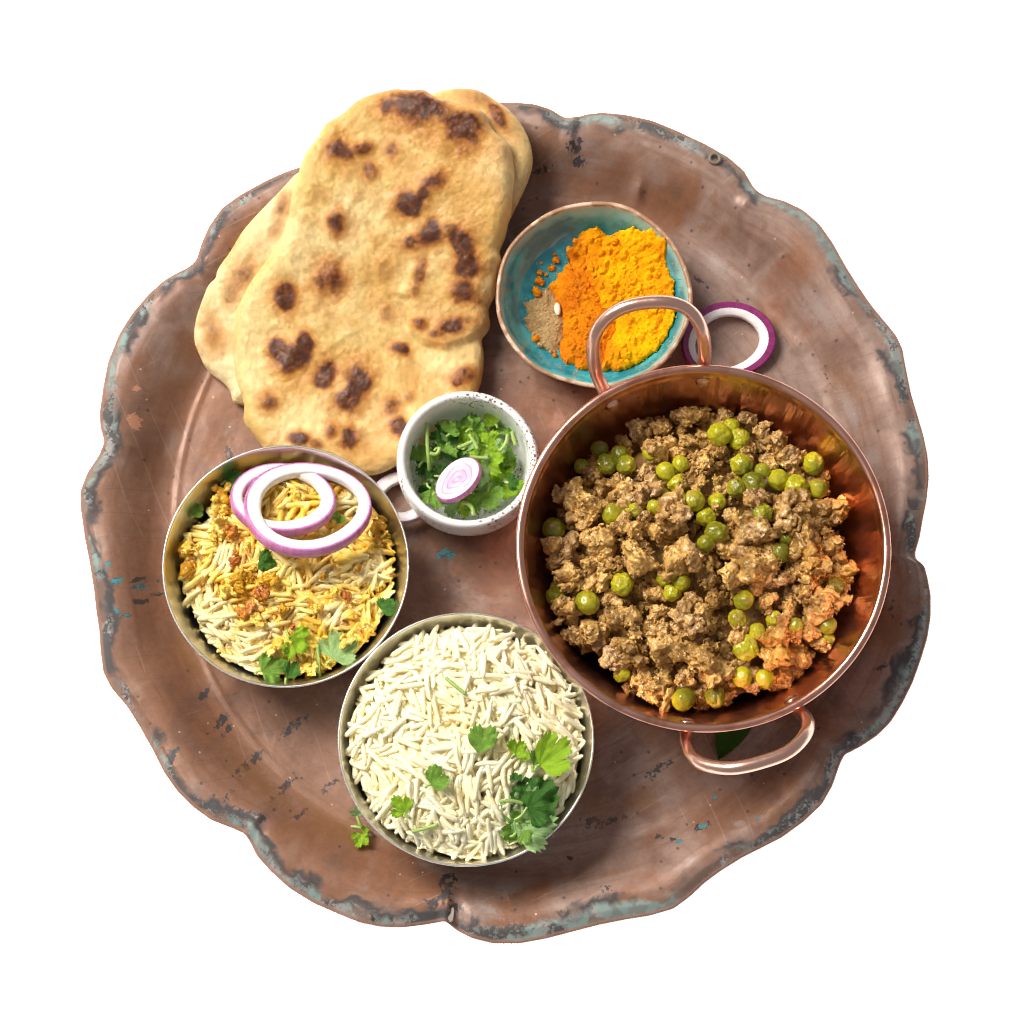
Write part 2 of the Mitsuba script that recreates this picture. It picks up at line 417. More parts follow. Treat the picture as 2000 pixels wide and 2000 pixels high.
def tray_color(p, n, uv):
    e, n1, n2, band, inner, pw = tray_common(p, uv)
    big = fbm(pw.x * 16 + 3, pw.y * 16, 1.0, octaves=3)
    mid = fbm(pw.x * 55, pw.y * 55 + 7, 2.0, octaves=3)
    th_ = dr.atan2(p.y, p.x)
    streak = fbm(th_ * 7, e * 90, 7.0, octaves=3)
    c = mix((0.240, 0.108, 0.058), (0.255, 0.135, 0.090), smoothstep(0.3, 0.7, big))
    c = mix(c, (0.305, 0.208, 0.172), smoothstep(0.40, 0.66, mid + (fbm(pw.x * 9 + 2, pw.y * 9 + 5, 6.0) - 0.5) * 0.5 + 0.9 * dr.clip(p.x + 0.4 * p.y - 0.03, -0.12, 0.12)) * 0.85)  # mottled pale veil; stronger to the upper right as sheen painted into the copper
    c = mix(c, (0.20, 0.085, 0.042), smoothstep(0.45, 0.80, streak) * 0.45)
    c = mix(c, (0.165, 0.090, 0.064), smoothstep(0.52, 0.80, fbm(pw.x * 90 + 31, pw.y * 90, 6.0, octaves=4)) * 0.6)
    n3 = fbm(p.x * 1300, p.y * 1300, 1.0, octaves=3)
    brk = smoothstep(0.34, 0.50, fbm(p.x * 520 + p.y * 260, p.y * 520 - p.x * 260, 4.0, octaves=3))
    c = c * (0.78 + 0.24 * n2 + 0.20 * n3)
    for ux, uy, q_ in ((0.94, 0.34, 3.0), (0.5, -0.87, 11.0), (-0.2, 0.98, 19.0)):
        u = (p.x * ux + p.y * uy) * 110 + fbm(p.x * 9 + q_, p.y * 9, q_) * 2
        d0 = dr.abs(u - dr.floor(u) - 0.5)
        keep = smoothstep(0.57, 0.66, fbm(p.x * 34 + q_, p.y * 34, q_ + 2, octaves=3))
        c = mix(c, (0.50, 0.36, 0.30) if q_ < 15 else (0.10, 0.07, 0.06), (1 - smoothstep(0.012, 0.035, d0)) * keep * 0.20)
    # fine dark pits and pale scratches
    d, _, w = voronoi(p.x * 210, p.y * 210)
    c = mix(c, (0.07, 0.05, 0.045), dr.select(w < 0.07, 1 - smoothstep(0.05, 0.20, d), 0.0) * 0.75)
    d2, _, w2 = voronoi(p.x * 260 + 50, p.y * 260)
    c = mix(c, (0.62, 0.42, 0.33), dr.select(w2 < 0.025, 1 - smoothstep(0.05, 0.13, d2), 0.0) * 0.8)
    cols = [(0.055, 0.050, 0.052), (0.07, 0.25, 0.28), (0.62, 0.28, 0.17), (0.42, 0.36, 0.34), (0.24, 0.115, 0.045)]
    amt = [0.95, 0.9, 0.7, 0.45, 0.5]
    for (mx, my, a, b, ang, kind) in MARKS:
        dx, dy = p.x - mx, p.y - my
        ca, sa = math.cos(ang), math.sin(ang)
        q = dr.sqrt(dr.square((dx * ca + dy * sa) / a) + dr.square((-dx * sa + dy * ca) / b)) + (n2 - 0.5) * (1.2 if kind in (0, 1, 2) else 0.7) + (n3 - 0.5) * 1.3 + (n1 - 0.5) * 0.8
        soft = (0.80, 1.05) if kind in (0, 1, 2) else (0.1, 1.3)
        m = 1 - smoothstep(soft[0], soft[1], q)
        if kind == 1:
            c = mix(c, (0.05, 0.10, 0.11), m * 0.9)
            c = mix(c, cols[1], (1 - smoothstep(0.55, 0.9, q + (n2 - 0.5) * 0.9)) * 0.9)
        else:
            c = mix(c, cols[kind], m * amt[kind] * (brk if kind == 0 else 1.0))
    # oxidised edge
    v1 = fbm(pw.x * 160 + 13, pw.y * 160, 8.0, octaves=3)
    v2 = fbm(pw.x * 60 + 3, pw.y * 60, 9.0, octaves=2)
    pat = mix((0.075, 0.074, 0.074), (0.20, 0.215, 0.20), smoothstep(0.44, 0.58, v1 * 0.6 + n3 * 0.4 + (v2 - 0.5) * 0.7))
    pat = mix(pat, (0.36, 0.33, 0.31), smoothstep(0.53, 0.66, fbm(pw.x * 140 + 40, pw.y * 140, 2.0, octaves=3) * 0.7 + n3 * 0.3) * 0.75)
    pat = mix(pat, (0.235, 0.33, 0.30), smoothstep(0.60, 0.70, n2 * 0.5 + v1 * 0.5 + (v2 - 0.5) * 0.5) * 0.75)
    pat = mix(pat, (0.21, 0.12, 0.085), smoothstep(0.55, 0.63, fbm(pw.x * 90 + 70, pw.y * 90, 4.0, octaves=4)) * 0.7)
    c = mix(c, (0.055, 0.052, 0.055), inner * 0.92)
    c = mix(c, pat, band * 0.96)
    c = mix(c, (0.30, 0.15, 0.10), smoothstep(0.992, 0.997, e) * 0.8)
    return c


def tray_metal(p, n, uv):
    e, n1, n2, band, inner, pw = tray_common(p, uv)
    return 0.14 * (1 - dr.maximum(band, inner)) + 0.0


def tray_rough(p, n, uv):
    e, n1, n2, band, inner, pw = tray_common(p, uv)
    return dr.clip(0.46 + 0.25 * (n1 - 0.5) + 0.35 * dr.maximum(band, inner), 0.2, 0.9)


def tray_bump(p, n, uv):
    return fbm(p.x * 300, p.y * 300, 0.0, octaves=3) * 0.00018 + fbm(p.x * 70, p.y * 70, 0.0, octaves=2) * 0.0009


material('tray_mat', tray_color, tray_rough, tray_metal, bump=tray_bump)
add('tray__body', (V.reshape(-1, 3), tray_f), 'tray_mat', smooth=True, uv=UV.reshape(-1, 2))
tag('tray', 'large aged copper tray with scalloped green and black oxidised rim, under all the dishes', 'tray')
material('eyelet_mat', (0.20, 0.16, 0.12), 0.6, 0.3)
e = at(1395, 314, 15 * MM)
a = np.linspace(0, 2 * np.pi, 25)
ring_path = np.stack([e[0] + 2.0 * MM * np.cos(a), e[1] + 2.0 * MM * np.sin(a), np.full(25, tray_z(*e[:2]) + 0.8 * MM)], -1)
add('tray__rivet', tube(ring_path, 0.75 * MM, 10, cap=False), 'eyelet_mat', label='small ring shaped rivet near the upper right rim')
e = at(1078, 1791, 15 * MM)
e = at(724, 1791, 15 * MM)
add('tray__rivet_001', trimesh.Trimesh(moved(trimesh.creation.icosphere(2, 0.9 * MM).vertices, mat([e[0], e[1], tray_z(*e[:2]) + 0.4 * MM])), trimesh.creation.icosphere(2, 1).faces), 'eyelet_mat', label='tiny copper bead at the lower rim')
e = at(880, 1787, 15 * MM)
fl = chaikin(np.array([(-4, -12), (3, -14), (6, -2), (7, 14), (1, 13), (-6, 2)]) * PX, 1)
pc = trimesh.creation.extrude_polygon(__import__('shapely').Polygon(fl), 0.8 * MM, engine='earcut')
material('flake_mat', lambda p, n, uv: mix((0.42, 0.38, 0.33), (0.25, 0.22, 0.19), fbm(p.x * 500, p.y * 500, 0.0)), 0.7)
pc.apply_translation([e[0], e[1], tray_z(*e[:2]) - 0.1 * MM])
add('tray__solder_flake', pc, 'flake_mat', smooth=False, label='pale flake of solder at the bottom notch')


# ------------------------------------------------------------------ bread
def slab(outline, base_fn, thick, edge_w, N=460, M=80, bumps=(), rough=(1.0, 0.25), seed=0, extra=None):
    """A rounded slab on base_fn(x, y) with outline (world xy). bumps: x, y, radius, height."""
    P = closed_curve(outline, N)
    c = P.mean(0)
    tree = cKDTree(closed_curve(outline, N * 4))
    s = np.concatenate([np.linspace(0, 0.8, M // 2, endpoint=False), np.linspace(0.8, 1, M // 2)])
    G = c + s[:, None, None] * (P - c)
    d = tree.query(G.reshape(-1, 2))[0].reshape(G.shape[:2])
    q = 1 - np.clip(d / edge_w, 0, 1)
    prof = np.sqrt(np.clip(1 - q ** 2.2, 0, 1))
    x, y = G[..., 0], G[..., 1]
    p3 = np.stack([x, y, 0 * x], -1)
    h = thick * prof
    h = h + rough[0] * MM * (meshkit.fbm(p3 * 55, 3, seed) - 0.5) * prof * 2 + rough[1] * MM * (meshkit.fbm(p3 * 330, 3, seed + 3) - 0.5) * 2 * sstep(0, 0.5, prof)
    for bx, by, br, bh in bumps:
        h = h + bh * np.exp(-((x - bx) ** 2 + (y - by) ** 2) / (br * br)) * prof
    if extra is not None:
        h = h + extra(x, y) * prof
    z0 = base_fn(x, y)
    topv = np.stack([x, y, z0 + h], -1)
    lowv = np.stack([x, y, z0 - 0.28 * thick * prof], -1)[::-1][1:]
    Vv = np.concatenate([topv, lowv], 0)
    return Vv.reshape(-1, 3), grid_faces(Vv.shape[0], N)


def zoom(o, k):
    return lambda pts: np.array([(o[0] + x * k, o[1] + y * k) for x, y in pts])


Z1 = zoom((350, 150), 700 / 1690)
BREAD_TOP = Z1([(1030,62),(1110,66),(1165,72),(1200,95),(1265,120),(1330,140),(1400,155),(1440,180),(1462,215),(1490,265),(1530,300),(1560,340),(1580,400),(1582,460),(1572,540),(1562,640),(1550,700),(1530,765),(1514,820),(1522,850),(1505,910),(1495,960),(1480,1030),
  (1458,1080),(1462,1120),(1455,1180),(1427,1215),(1430,1260),(1432,1350),(1420,1440),(1390,1500),(1300,1580),(1180,1690),(1060,1790),(980,1840),(900,1862),(800,1855),(650,1825),(500,1790),(400,1745),(340,1670),(302,1610),(298,1560),(290,1490),(268,1430),
  (250,1330),(245,1250),(250,1160),(270,1080),(295,1030),(340,950),(380,895),(430,830),(468,780),(485,740),(518,650),(532,560),(560,470),(580,410),(610,350),(650,290),(690,235),(760,180),(830,125),(900,88),(970,70)])
BREAD_LEFT = Z1([(560,470),(500,530),(440,590),(360,670),(290,750),(230,840),(170,900),(120,960),(88,1020),(65,1100),(55,1180),(62,1240),(90,1300),(120,1360),(165,1405),(220,1450),(238,1480),(250,1520),(300,1540),(420,1520),(700,1450),(900,1300),(1050,1000),(1050,700),(900,500),(720,440)])
BREAD_BACK = Z1([(1130,130),(1200,92),(1260,75),(1350,70),(1420,85),(1480,120),(1540,160),(1590,210),(1630,270),(1660,350),(1666,420),(1650,490),(1620,560),(1590,620),(1560,680),(1450,850),(1250,950),(1050,800),(960,550),(1000,300)])


def bread_base(off):
    return lambda x, y: (off + 1.5 * MM + 20.5 * MM * sstep(0.055, 0.165, y + 0.10 * np.clip(-x - 0.05, 0, 1))) + 0.8 * MM * np.sin(x * 60 + 1)


def spots(lst, zc):
    out = []
    for (x, y, rx, ry, ang, dk) in lst:
        p = Z1([(x, y)])[0]
        w = at(p[0], p[1], zc(p[1]))
        k = 700 / 1690 * PX * 1.40
        out.append((w[0], w[1], rx * k, ry * k, math.radians(ang), dk))
    return out


zc_top = lambda py: (10 + 7 + 14 * float(np.clip((720 - py) / 500, 0, 1))) * MM
zc_low = lambda py: (7 + 14 * float(np.clip((720 - py) / 500, 0, 1))) * MM
SP_TOP = spots([(1130,185,150,95,-12,1),(1345,280,85,95,-40,1),(1060,130,70,50,0,.35),(1240,215,60,60,0,.6),(1420,220,60,50,-30,.3),(765,375,58,55,0,1),(865,360,52,32,10,.75),(1010,370,42,42,0,.6),(905,465,36,40,0,.6),
  (1190,525,66,44,40,.95),(1090,620,72,78,20,1),(1150,570,50,50,0,.9),(742,705,38,52,0,.9),(795,715,34,46,0,.25),(715,950,72,68,-30,.8),(712,950,34,34,0,.95),(490,1045,55,60,0,1),(1190,760,66,62,30,1),(1100,795,56,32,10,.7),(1275,735,52,28,-10,.6),
  (1140,940,26,95,-18,.65),(1115,1010,30,40,0,.5),(1325,800,55,70,20,.95),(1355,910,62,78,0,1),(1345,1015,58,60,0,1),(1290,900,40,30,0,.4),(1140,1170,34,26,-20,.75),(1285,1185,86,44,22,.95),(1225,1215,50,26,0,.6),(1190,1090,80,60,0,.22),
  (470,1290,50,60,0,.95),(590,1255,48,48,0,.95),(540,1320,82,62,0,1),(520,1370,40,36,0,.8),(690,1400,52,70,10,1),(840,1450,68,98,-10,1),(800,1520,76,46,15,.9),(1045,1280,52,30,-25,.95),(1335,1415,66,36,18,.7),(1310,1440,28,20,0,.9),
  (430,1535,46,50,0,.7),(722,1670,34,38,0,.85),(800,1715,44,56,0,1),(575,1705,48,30,-10,1),(640,1730,40,20,-20,.6),(1000,1555,46,48,0,.65),(1040,1645,46,52,0,.95),(1085,1510,26,28,0,.5),(860,1680,26,26,0,.35),(960,1620,60,70,0,.2),
  (960,915,34,46,0,.25),(980,1110,30,30,0,.35),(660,575,36,36,0,.25),(840,575,22,22,0,.3),(940,600,46,30,0,.15),(1520,390,60,70,-20,.3),(1500,330,40,50,0,.25),(680,1095,34,30,0,.2),(1250,640,70,50,0,.2),(1380,750,50,60,0,.22),(800,470,30,34,0,.18),
  (560,1440,40,30,20,.18),(1080,1420,40,60,0,.2),(620,1010,30,26,0,.12),(430,1700,60,40,0,.2),(930,1740,80,60,0,.15),(1095,430,46,36,0,.22),(740,1330,70,40,-20,.2),(860,930,40,40,0,.12)], zc_top)
SP_LEFT = spots([(160,1190,36,80,12,.45),(165,1240,30,40,0,.35),(310,960,50,85,-35,.5),(250,1040,30,50,-20,.45),(490,640,30,62,-20,.5),(470,730,24,50,-20,.35)], zc_low)
SP_BACK = spots([(1500,215,28,80,28,.75),(1400,130,70,40,-20,.35),(1560,300,30,60,20,.2)], zc_low)


def bread_color(sp, pale, gold):
    def fn(p, n, uv):
        n1 = fbm(p.x * 160, p.y * 160, 0.0, octaves=4)
        n2 = fbm(p.x * 700, p.y * 700, 2.0, octaves=2)
        big = fbm(p.x * 38 + 5, p.y * 38, 4.0, octaves=3)
        c = mix(pale, gold, smoothstep(0.32, 0.68, big))
        c = mix(c, (0.56, 0.27, 0.06), smoothstep(0.48, 0.70, fbm(p.x * 60 + 2, p.y * 60, 5.0, octaves=4) + 0.8 * dr.clip(p.x + 0.055, -0.05, 0.06)) * 0.55)
        c = c * (0.86 + 0.28 * n2)
        halo, core = mi.Float(0), mi.Float(0)
        for (sx, sy, a, b, ang, dk) in sp:
            dx, dy = p.x - sx, p.y - sy
            ca, sa = math.cos(ang), math.sin(ang)
            q = dr.sqrt(dr.square((dx * ca + dy * sa) / a) + dr.square((-dx * sa + dy * ca) / b)) + (n1 - 0.5) * 0.95 + (n2 - 0.5) * 0.25
            halo = dr.maximum(halo, (1 - smoothstep(0.62, 1.55, q)) * min(1, dk * 1.25 + 0.1))
            core = dr.maximum(core, (1 - smoothstep(0.30, 1.05, q)) * dk)
        c = mix(c, (0.46, 0.185, 0.033), halo * 0.88)
        c = mix(c, mix((0.105, 0.024, 0.007), (0.25, 0.075, 0.016), smoothstep(0.40, 0.68, fbm(p.x * 330 + 5, p.y * 330, 3.0, octaves=3))), smoothstep(0.08, 0.85, core + (n2 - 0.5) * 0.35) * 0.96)
        c = mix(c, (0.045, 0.015, 0.009), smoothstep(0.62, 1.05, core + (n2 - 0.5) * 0.5) * 0.75)
        return c
    return fn


def bread_bump(p, n, uv):
    return fbm(p.x * 420, p.y * 420, p.z * 420, octaves=3) * 0.0007


material('bread_top_mat', bread_color(SP_TOP, (0.73, 0.53, 0.235), (0.63, 0.41, 0.135)), lambda p, n, uv: 0.40 + 0.22 * fbm(p.x * 200, p.y * 200, 1.0), spec=0.34, bump=bread_bump)
material('bread_left_mat', bread_color(SP_LEFT, (0.80, 0.63, 0.35), (0.74, 0.53, 0.24)), 0.55, spec=0.4, bump=bread_bump)
material('bread_back_mat', bread_color(SP_BACK, (0.66, 0.45, 0.19), (0.60, 0.38, 0.13)), 0.55, spec=0.4, bump=bread_bump)


def world_outline(px, zc):
    return np.array([at(x, y, zc(y))[:2] for x, y in px])


LOBE = at_many(Z1([(1090,1050),(1080,1130),(1085,1200),(1150,1262),(1260,1282),(1360,1245),(1430,1205),(1520,1000),(1600,700),(1700,300),(1300,-40),(700,-40),(400,400),(478,780),(530,940),(605,1040),(618,1150),(645,1205),(760,1150),(900,1090),(1010,1040)]), 18 * MM)
import shapely
LOBE_POLY = shapely.Polygon(LOBE)
shapely.prepare(LOBE_POLY)


def lobe(x, y):
    pts = shapely.points(x.ravel(), y.ravel())
    d = shapely.distance(LOBE_POLY.exterior, pts)
    s = np.where(shapely.contains(LOBE_POLY, pts), d, -d).reshape(x.shape)
    right = at(1000, 600, 0)[0] * 0 + at(760, 600, 18 * MM)[0]
    strength = 0.22 + 0.78 * sstep(right - 0.01, right + 0.02, x)
    middle = np.exp(-((x - at(700, 640, 0.018)[0]) / 0.022) ** 2 - ((y - at(700, 640, 0.018)[1]) / 0.02) ** 2)
    return 3.0 * MM * sstep(-0.9 * MM, 1.6 * MM, s) * strength * (1 - 0.8 * middle)


def spot_bumps(sp, lo=0.3, scale=1.0):
    return [(s[0], s[1], 0.8 * (s[2] * s[3]) ** 0.5 + 0.6 * MM, scale * (0.5 + 0.9 * min(s[5], 1)) * 0.75 * MM) for s in sp if s[5] >= lo]


r0 = np.random.default_rng(3)
more = [(at(500 + 400 * r0.random(), 230 + 600 * r0.random(), 0.018)[0], at(500, 230 + 600 * r0.random(), 0.018)[1], r0.uniform(2.5, 6) * MM, r0.uniform(-0.6, 1.0) * MM) for _ in range(60)]
more += [(at(470 + 480 * r0.random(), 500, 0.018)[0], at(500, 200 + 700 * r0.random(), 0.018)[1], r0.uniform(0.9, 2.2) * MM, r0.uniform(0.1, 0.55) * MM) for _ in range(260)]
jig = lambda P, s: P + (np.random.default_rng(s).normal(size=P.shape) * 0.00015)
add('flatbread', slab(jig(world_outline(BREAD_TOP, zc_top), 1), bread_base(9 * MM), 6.0 * MM, 7 * MM, N=620, M=130, bumps=spot_bumps(SP_TOP) + more, rough=(1.25, 0.30), seed=11, extra=lobe), 'bread_top_mat', smooth=True,
    label='large flatbread with dark char blisters lying on top of the stack', category='flatbread')
add('flatbread_001', slab(world_outline(BREAD_LEFT, zc_low), bread_base(1 * MM), 6.5 * MM, 8 * MM, N=420, M=90, bumps=spot_bumps(SP_LEFT), rough=(0.8, 0.2), seed=21), 'bread_left_mat', smooth=True,
    label='pale flatbread sticking out on the left under the top flatbread', category='flatbread')
add('flatbread_002', slab(world_outline(BREAD_BACK, zc_low), bread_base(2 * MM), 6.5 * MM, 8 * MM, N=420, M=90, bumps=spot_bumps(SP_BACK), rough=(0.8, 0.2), seed=31), 'bread_back_mat', smooth=True,
    label='flatbread peeking out behind the upper right corner of the stack, over the tray rim', category='flatbread')

# ------------------------------------------------------------------ vessels
DISH = at(1160, 574, 23 * MM)
DISH_R = 193 * px_size(23 * MM)


def dish_wob(a):
    return 1 + 0.012 * np.cos(2 * a + 0.5) + 0.010 * np.cos(3 * a + 2) + 0.006 * np.cos(5 * a) + 0.004 * np.cos(9 * a + 1)


dish_in = [(0, 4.0), (14, 4.0), (24, 4.6), (29.5, 7.2), (33.5, 13), (36.2, 19.5), (37.2, 22.4)]
dish_out = [(37.9, 23.3), (38.7, 23.0), (38.9, 21.8), (37.4, 15), (33, 7), (26, 2.0), (18, 0.3), (0, 0.3)]
pin = smooth_profile(dish_in, 60)
pall = np.vstack([pin, smooth_profile([dish_in[-1]] + dish_out[:4], 26)[1:], dish_out[4:]]) / 38.9 * (DISH_R / MM)
pall[:, 1] = np.clip(pall[:, 1] * 38.9 / (DISH_R / MM), 0.3, None)
dv, df, duv = lathe(pall * MM, 240, dish_wob, lambda a: 0.9 * MM * np.sin(2 * a + 1))
S_RIM = float(np.sum(np.linalg.norm(np.diff(np.vstack([pin]), axis=0), axis=1))) / 38.9 * DISH_R
dish_profile = pin / 38.9 * np.array([DISH_R, 38.9 * MM])


def dish_z(r):
    return np.interp(r, dish_profile[:, 0], dish_profile[:, 1])


def dish_color(p, n, uv):
    s = uv.y / S_RIM
    n1 = fbm(p.x * 110, p.y * 110, p.z * 110, octaves=4)
    n2 = fbm(p.x * 420, p.y * 420, p.z * 420, octaves=2)
    c = mix((0.008, 0.20, 0.26), (0.045, 0.38, 0.42), smoothstep(0.38, 0.66, n1))
    c = mix(c, (0.25, 0.52, 0.49), smoothstep(0.84, 0.97, s + (n1 - 0.5) * 0.18) * 0.75)
    # crazed lines cut into the right wall
    an = uv.x * 60 + s * 5
    ln = dr.abs(an - dr.floor(an) - 0.5)
    right = (1 - smoothstep(0.055, 0.10, dr.minimum(uv.x, 1 - uv.x))) * smoothstep(0.62, 0.70, s) * (1 - smoothstep(0.90, 0.95, s))
    c = mix(c, (0.03, 0.22, 0.24), (1 - smoothstep(0.02, 0.10, ln)) * right * 0.8)
    d, _, w = voronoi(p.x * 900, p.y * 900)
    rr = dr.sqrt(dr.square(p.x - (DISH[0] + 0.004)) + dr.square(p.y - (DISH[1] - 0.002)))
    c = mix(c, (0.62, 0.24, 0.006), dr.select(w < 0.75 - rr * 22, 1 - smoothstep(0.15, 0.4, d), 0.0) * 0.85)
    clay = mix((0.36, 0.19, 0.105), (0.62, 0.46, 0.32), smoothstep(0.45, 0.7, n1 + (n2 - 0.5) * 0.5))
    return mix(c, clay, smoothstep(0.982, 1.006, s + (n1 - 0.5) * 0.05))


material('dish_mat', dish_color, lambda p, n, uv: 0.10 + 0.5 * smoothstep(0.98, 1.01, uv.y / S_RIM), spec=0.6, clearcoat=0.6,
         bump=lambda p, n, uv: fbm(p.x * 90, p.y * 90, p.z * 90, octaves=3) * 0.0011)
add('spice_dish', (moved(dv, mat([DISH[0], DISH[1], 0.0])), df), 'dish_mat', smooth=True, uv=duv, label='small turquoise glazed clay dish holding ground spices', category='dish')

RAM_Z = 33 * MM
RAM = at(913, 896, RAM_Z)
RAM_R = 139 * px_size(RAM_Z)
q = RAM_R / MM / 27.5
ram_in = np.array([(0, 4.5), (13, 4.5), (18.5, 6.2), (21.5, 11), (23, 19), (23.7, 28), (24.2, 31.2)]) * [q, 1]
ram_out = np.array([(25.0, 32.8), (26.2, 33.0), (27.1, 32.0), (27.6, 29), (27.9, 23), (27.0, 14), (23, 5), (18, 1.2), (15, 0.4)]) * [q, 1]
rp = np.vstack([smooth_profile(ram_in, 50), smooth_profile(np.vstack([ram_in[-1:], ram_out]), 60)[1:], [(0, 0.4)]])
rv, rf, ruv = lathe(rp * MM, 200, lambda a: 1 + 0.006 * np.cos(2 * a + 1) + 0.004 * np.cos(3 * a))


def ram_color(p, n, uv):
    n1 = fbm(p.x * 120, p.y * 120, p.z * 120, octaves=3)
    c = mix((0.82, 0.815, 0.79), (0.86, 0.855, 0.83), n1)
    g = fbm(p.x * 60 + 4, p.y * 60, p.z * 60, octaves=2)
    for k, (f, thr) in enumerate(((520, 0.16), (900, 0.14))):
        u = uv.x * 0.16 * f
        d, _, w = voronoi(u + (n1 - 0.5) * 2, uv.y * f + 11 * k)
        m = dr.select(w < thr * smoothstep(0.42, 0.66, g) * 2.2, 1 - smoothstep(0.20, 0.34, d), 0.0)
        c = mix(c, (0.10, 0.055, 0.04), m * 0.9)
    return c


material('ramekin_mat', ram_color, 0.22, spec=0.5, clearcoat=0.3)
add('speckled_bowl', (moved(rv, mat([RAM[0], RAM[1], 0.0])), rf), 'ramekin_mat', smooth=True, uv=ruv, label='small white bowl with brown speckles holding green herb leaves', category='bowl')


def brushed(p, n, uv):
    return fbm(uv.x * 24, uv.y * 9000, 0.0, octaves=2) * 0.00003 + fbm(uv.x * 14, uv.y * 60, 3.0, octaves=2) * 0.0004


material('steel_mat', lambda p, n, uv: mix((0.72, 0.69, 0.62), (0.80, 0.78, 0.72), fbm(uv.x * 30, uv.y * 400, 0.0)), lambda p, n, uv: 0.26 + 0.14 * fbm(p.x * 60, p.y * 60, p.z * 60), 1.0, bump=brushed)


def steel_bowl(key, c, R, Z, label):
    k = R / MM / 49.0
    ins = np.array([(0, 1.4), (24, 1.4), (33, 2.6), (38.8, 7), (42.4, 14), (45.6, 24), (47.1, 30), (48.0, Z / MM - 0.6)]) * [k, 1]
    outs = np.array([(48.35, Z / MM - 0.05), (48.8, Z / MM - 0.1), (49.0, Z / MM - 0.8), (48.0, 29.6), (46.4, 23.5), (43.2, 13.4), (39.5, 6.0), (33.5, 1.6), (27, 0.3)]) * [k, 1]
    pr = np.vstack([smooth_profile(ins, 70), smooth_profile(np.vstack([ins[-1:], outs]), 70)[1:], [(0, 0.3)]])
    v, f, uv = lathe(pr * MM, 240, lambda a: 1 + 0.003 * np.cos(2 * a + 0.7))
    add(key, (moved(v, mat([c[0], c[1], 0.0])), f), 'steel_mat', smooth=True, uv=uv, label=label, category='bowl')
    return smooth_profile(ins, 70) * MM


BZ = 34 * MM
BIR = at(558, 1104, BZ)
BIR_R = 241 * px_size(BZ)
RICE = at(910, 1442, BZ)
RICE_R = 247 * px_size(BZ)
gap = np.hypot(*(BIR - RICE)[:2])
if gap < BIR_R + RICE_R + 0.2 * MM:
    s = (gap - 0.2 * MM) / (BIR_R + RICE_R)
    BIR_R *= s
    RICE_R *= s
bir_prof = steel_bowl('steel_bowl', BIR, BIR_R, BZ, 'round steel bowl of yellow spiced rice topped with onion rings')
rice_prof = steel_bowl('steel_bowl_001', RICE, RICE_R, BZ, 'round steel bowl of plain white rice with green leaves')

# the copper pan
PZ = 56 * MM
PAN = at(1374, 1066, PZ)
PAN_R = 366 * px_size(PZ)
q = PAN_R / MM / 71.0
pan_in = np.array([(0, 2.6), (36, 2.6), (46, 4.5), (54, 11), (59, 21), (62.8, 34), (66.0, 46), (67.6, 54.6)]) * [q, 1]
pan_out = np.array([(68.3, 55.9), (69.6, 56.1), (70.6, 55.8), (71.0, 54.9), (70.2, 53.6), (68.3, 50), (64.2, 35), (60.4, 21), (55.2, 9.8), (47, 2.4), (38, 0.5)]) * [q, 1]
pan_prof = smooth_profile(pan_in, 80) * MM
pp = np.vstack([smooth_profile(pan_in, 80), smooth_profile(np.vstack([pan_in[-1:], pan_out]), 90)[1:], [(0, 0.5)]])
pv, pf, puv = lathe(pp * MM, 300, lambda a: 1 + 0.0025 * np.cos(2 * a + 0.3))


def pan_bump(p, n, uv):
    return fbm(uv.x * 170, uv.y * 30, 1.0, octaves=3) * 0.0008 * (1 - smoothstep(0.049, 0.053, p.z)) + fbm(uv.x * 60, uv.y * 1600, 2.0, octaves=2) * 0.00004


def pan_color(p, n, uv):
    n1 = fbm(p.x * 90, p.y * 90, p.z * 90, octaves=3)
    c = mix((0.66, 0.315, 0.225), (0.77, 0.42, 0.33), n1)
    return mix(c, (0.53, 0.21, 0.12), smoothstep(0.52, 0.72, fbm(uv.x * 70, uv.y * 50, 4.0, octaves=3)) * 0.6)


material('copper_mat', pan_color, lambda p, n, uv: 0.17 + 0.16 * fbm(p.x * 80, p.y * 80, p.z * 80), 1.0, bump=pan_bump)
material('rivet_mat', (0.72, 0.36, 0.25), 0.42, 1.0)
material('copper_handle_mat', lambda p, n, uv: mix((0.84, 0.46, 0.34), (0.88, 0.55, 0.44), fbm(p.x * 120, p.y * 120, p.z * 120)), 0.28, 1.0,
         bump=lambda p, n, uv: fbm(p.x * 300, p.y * 300, p.z * 300) * 0.00012)
tag('copper_pan', 'shiny round copper pan with two loop handles full of minced meat and peas', 'pan')
add('copper_pan__body', (moved(pv, mat([PAN[0], PAN[1], 0.0])), pf), 'copper_mat', smooth=True, uv=puv)


def wall_point(ang, z, inside=False):
    pr = smooth_profile(pan_in, 80) if inside else smooth_profile(pan_out[4:], 60)
    o = np.argsort(pr[:, 1])
    r = np.interp(z / MM, pr[o, 1], pr[o, 0]) * MM
    return np.array([PAN[0] + r * math.cos(ang), PAN[1] + r * math.sin(ang), z])


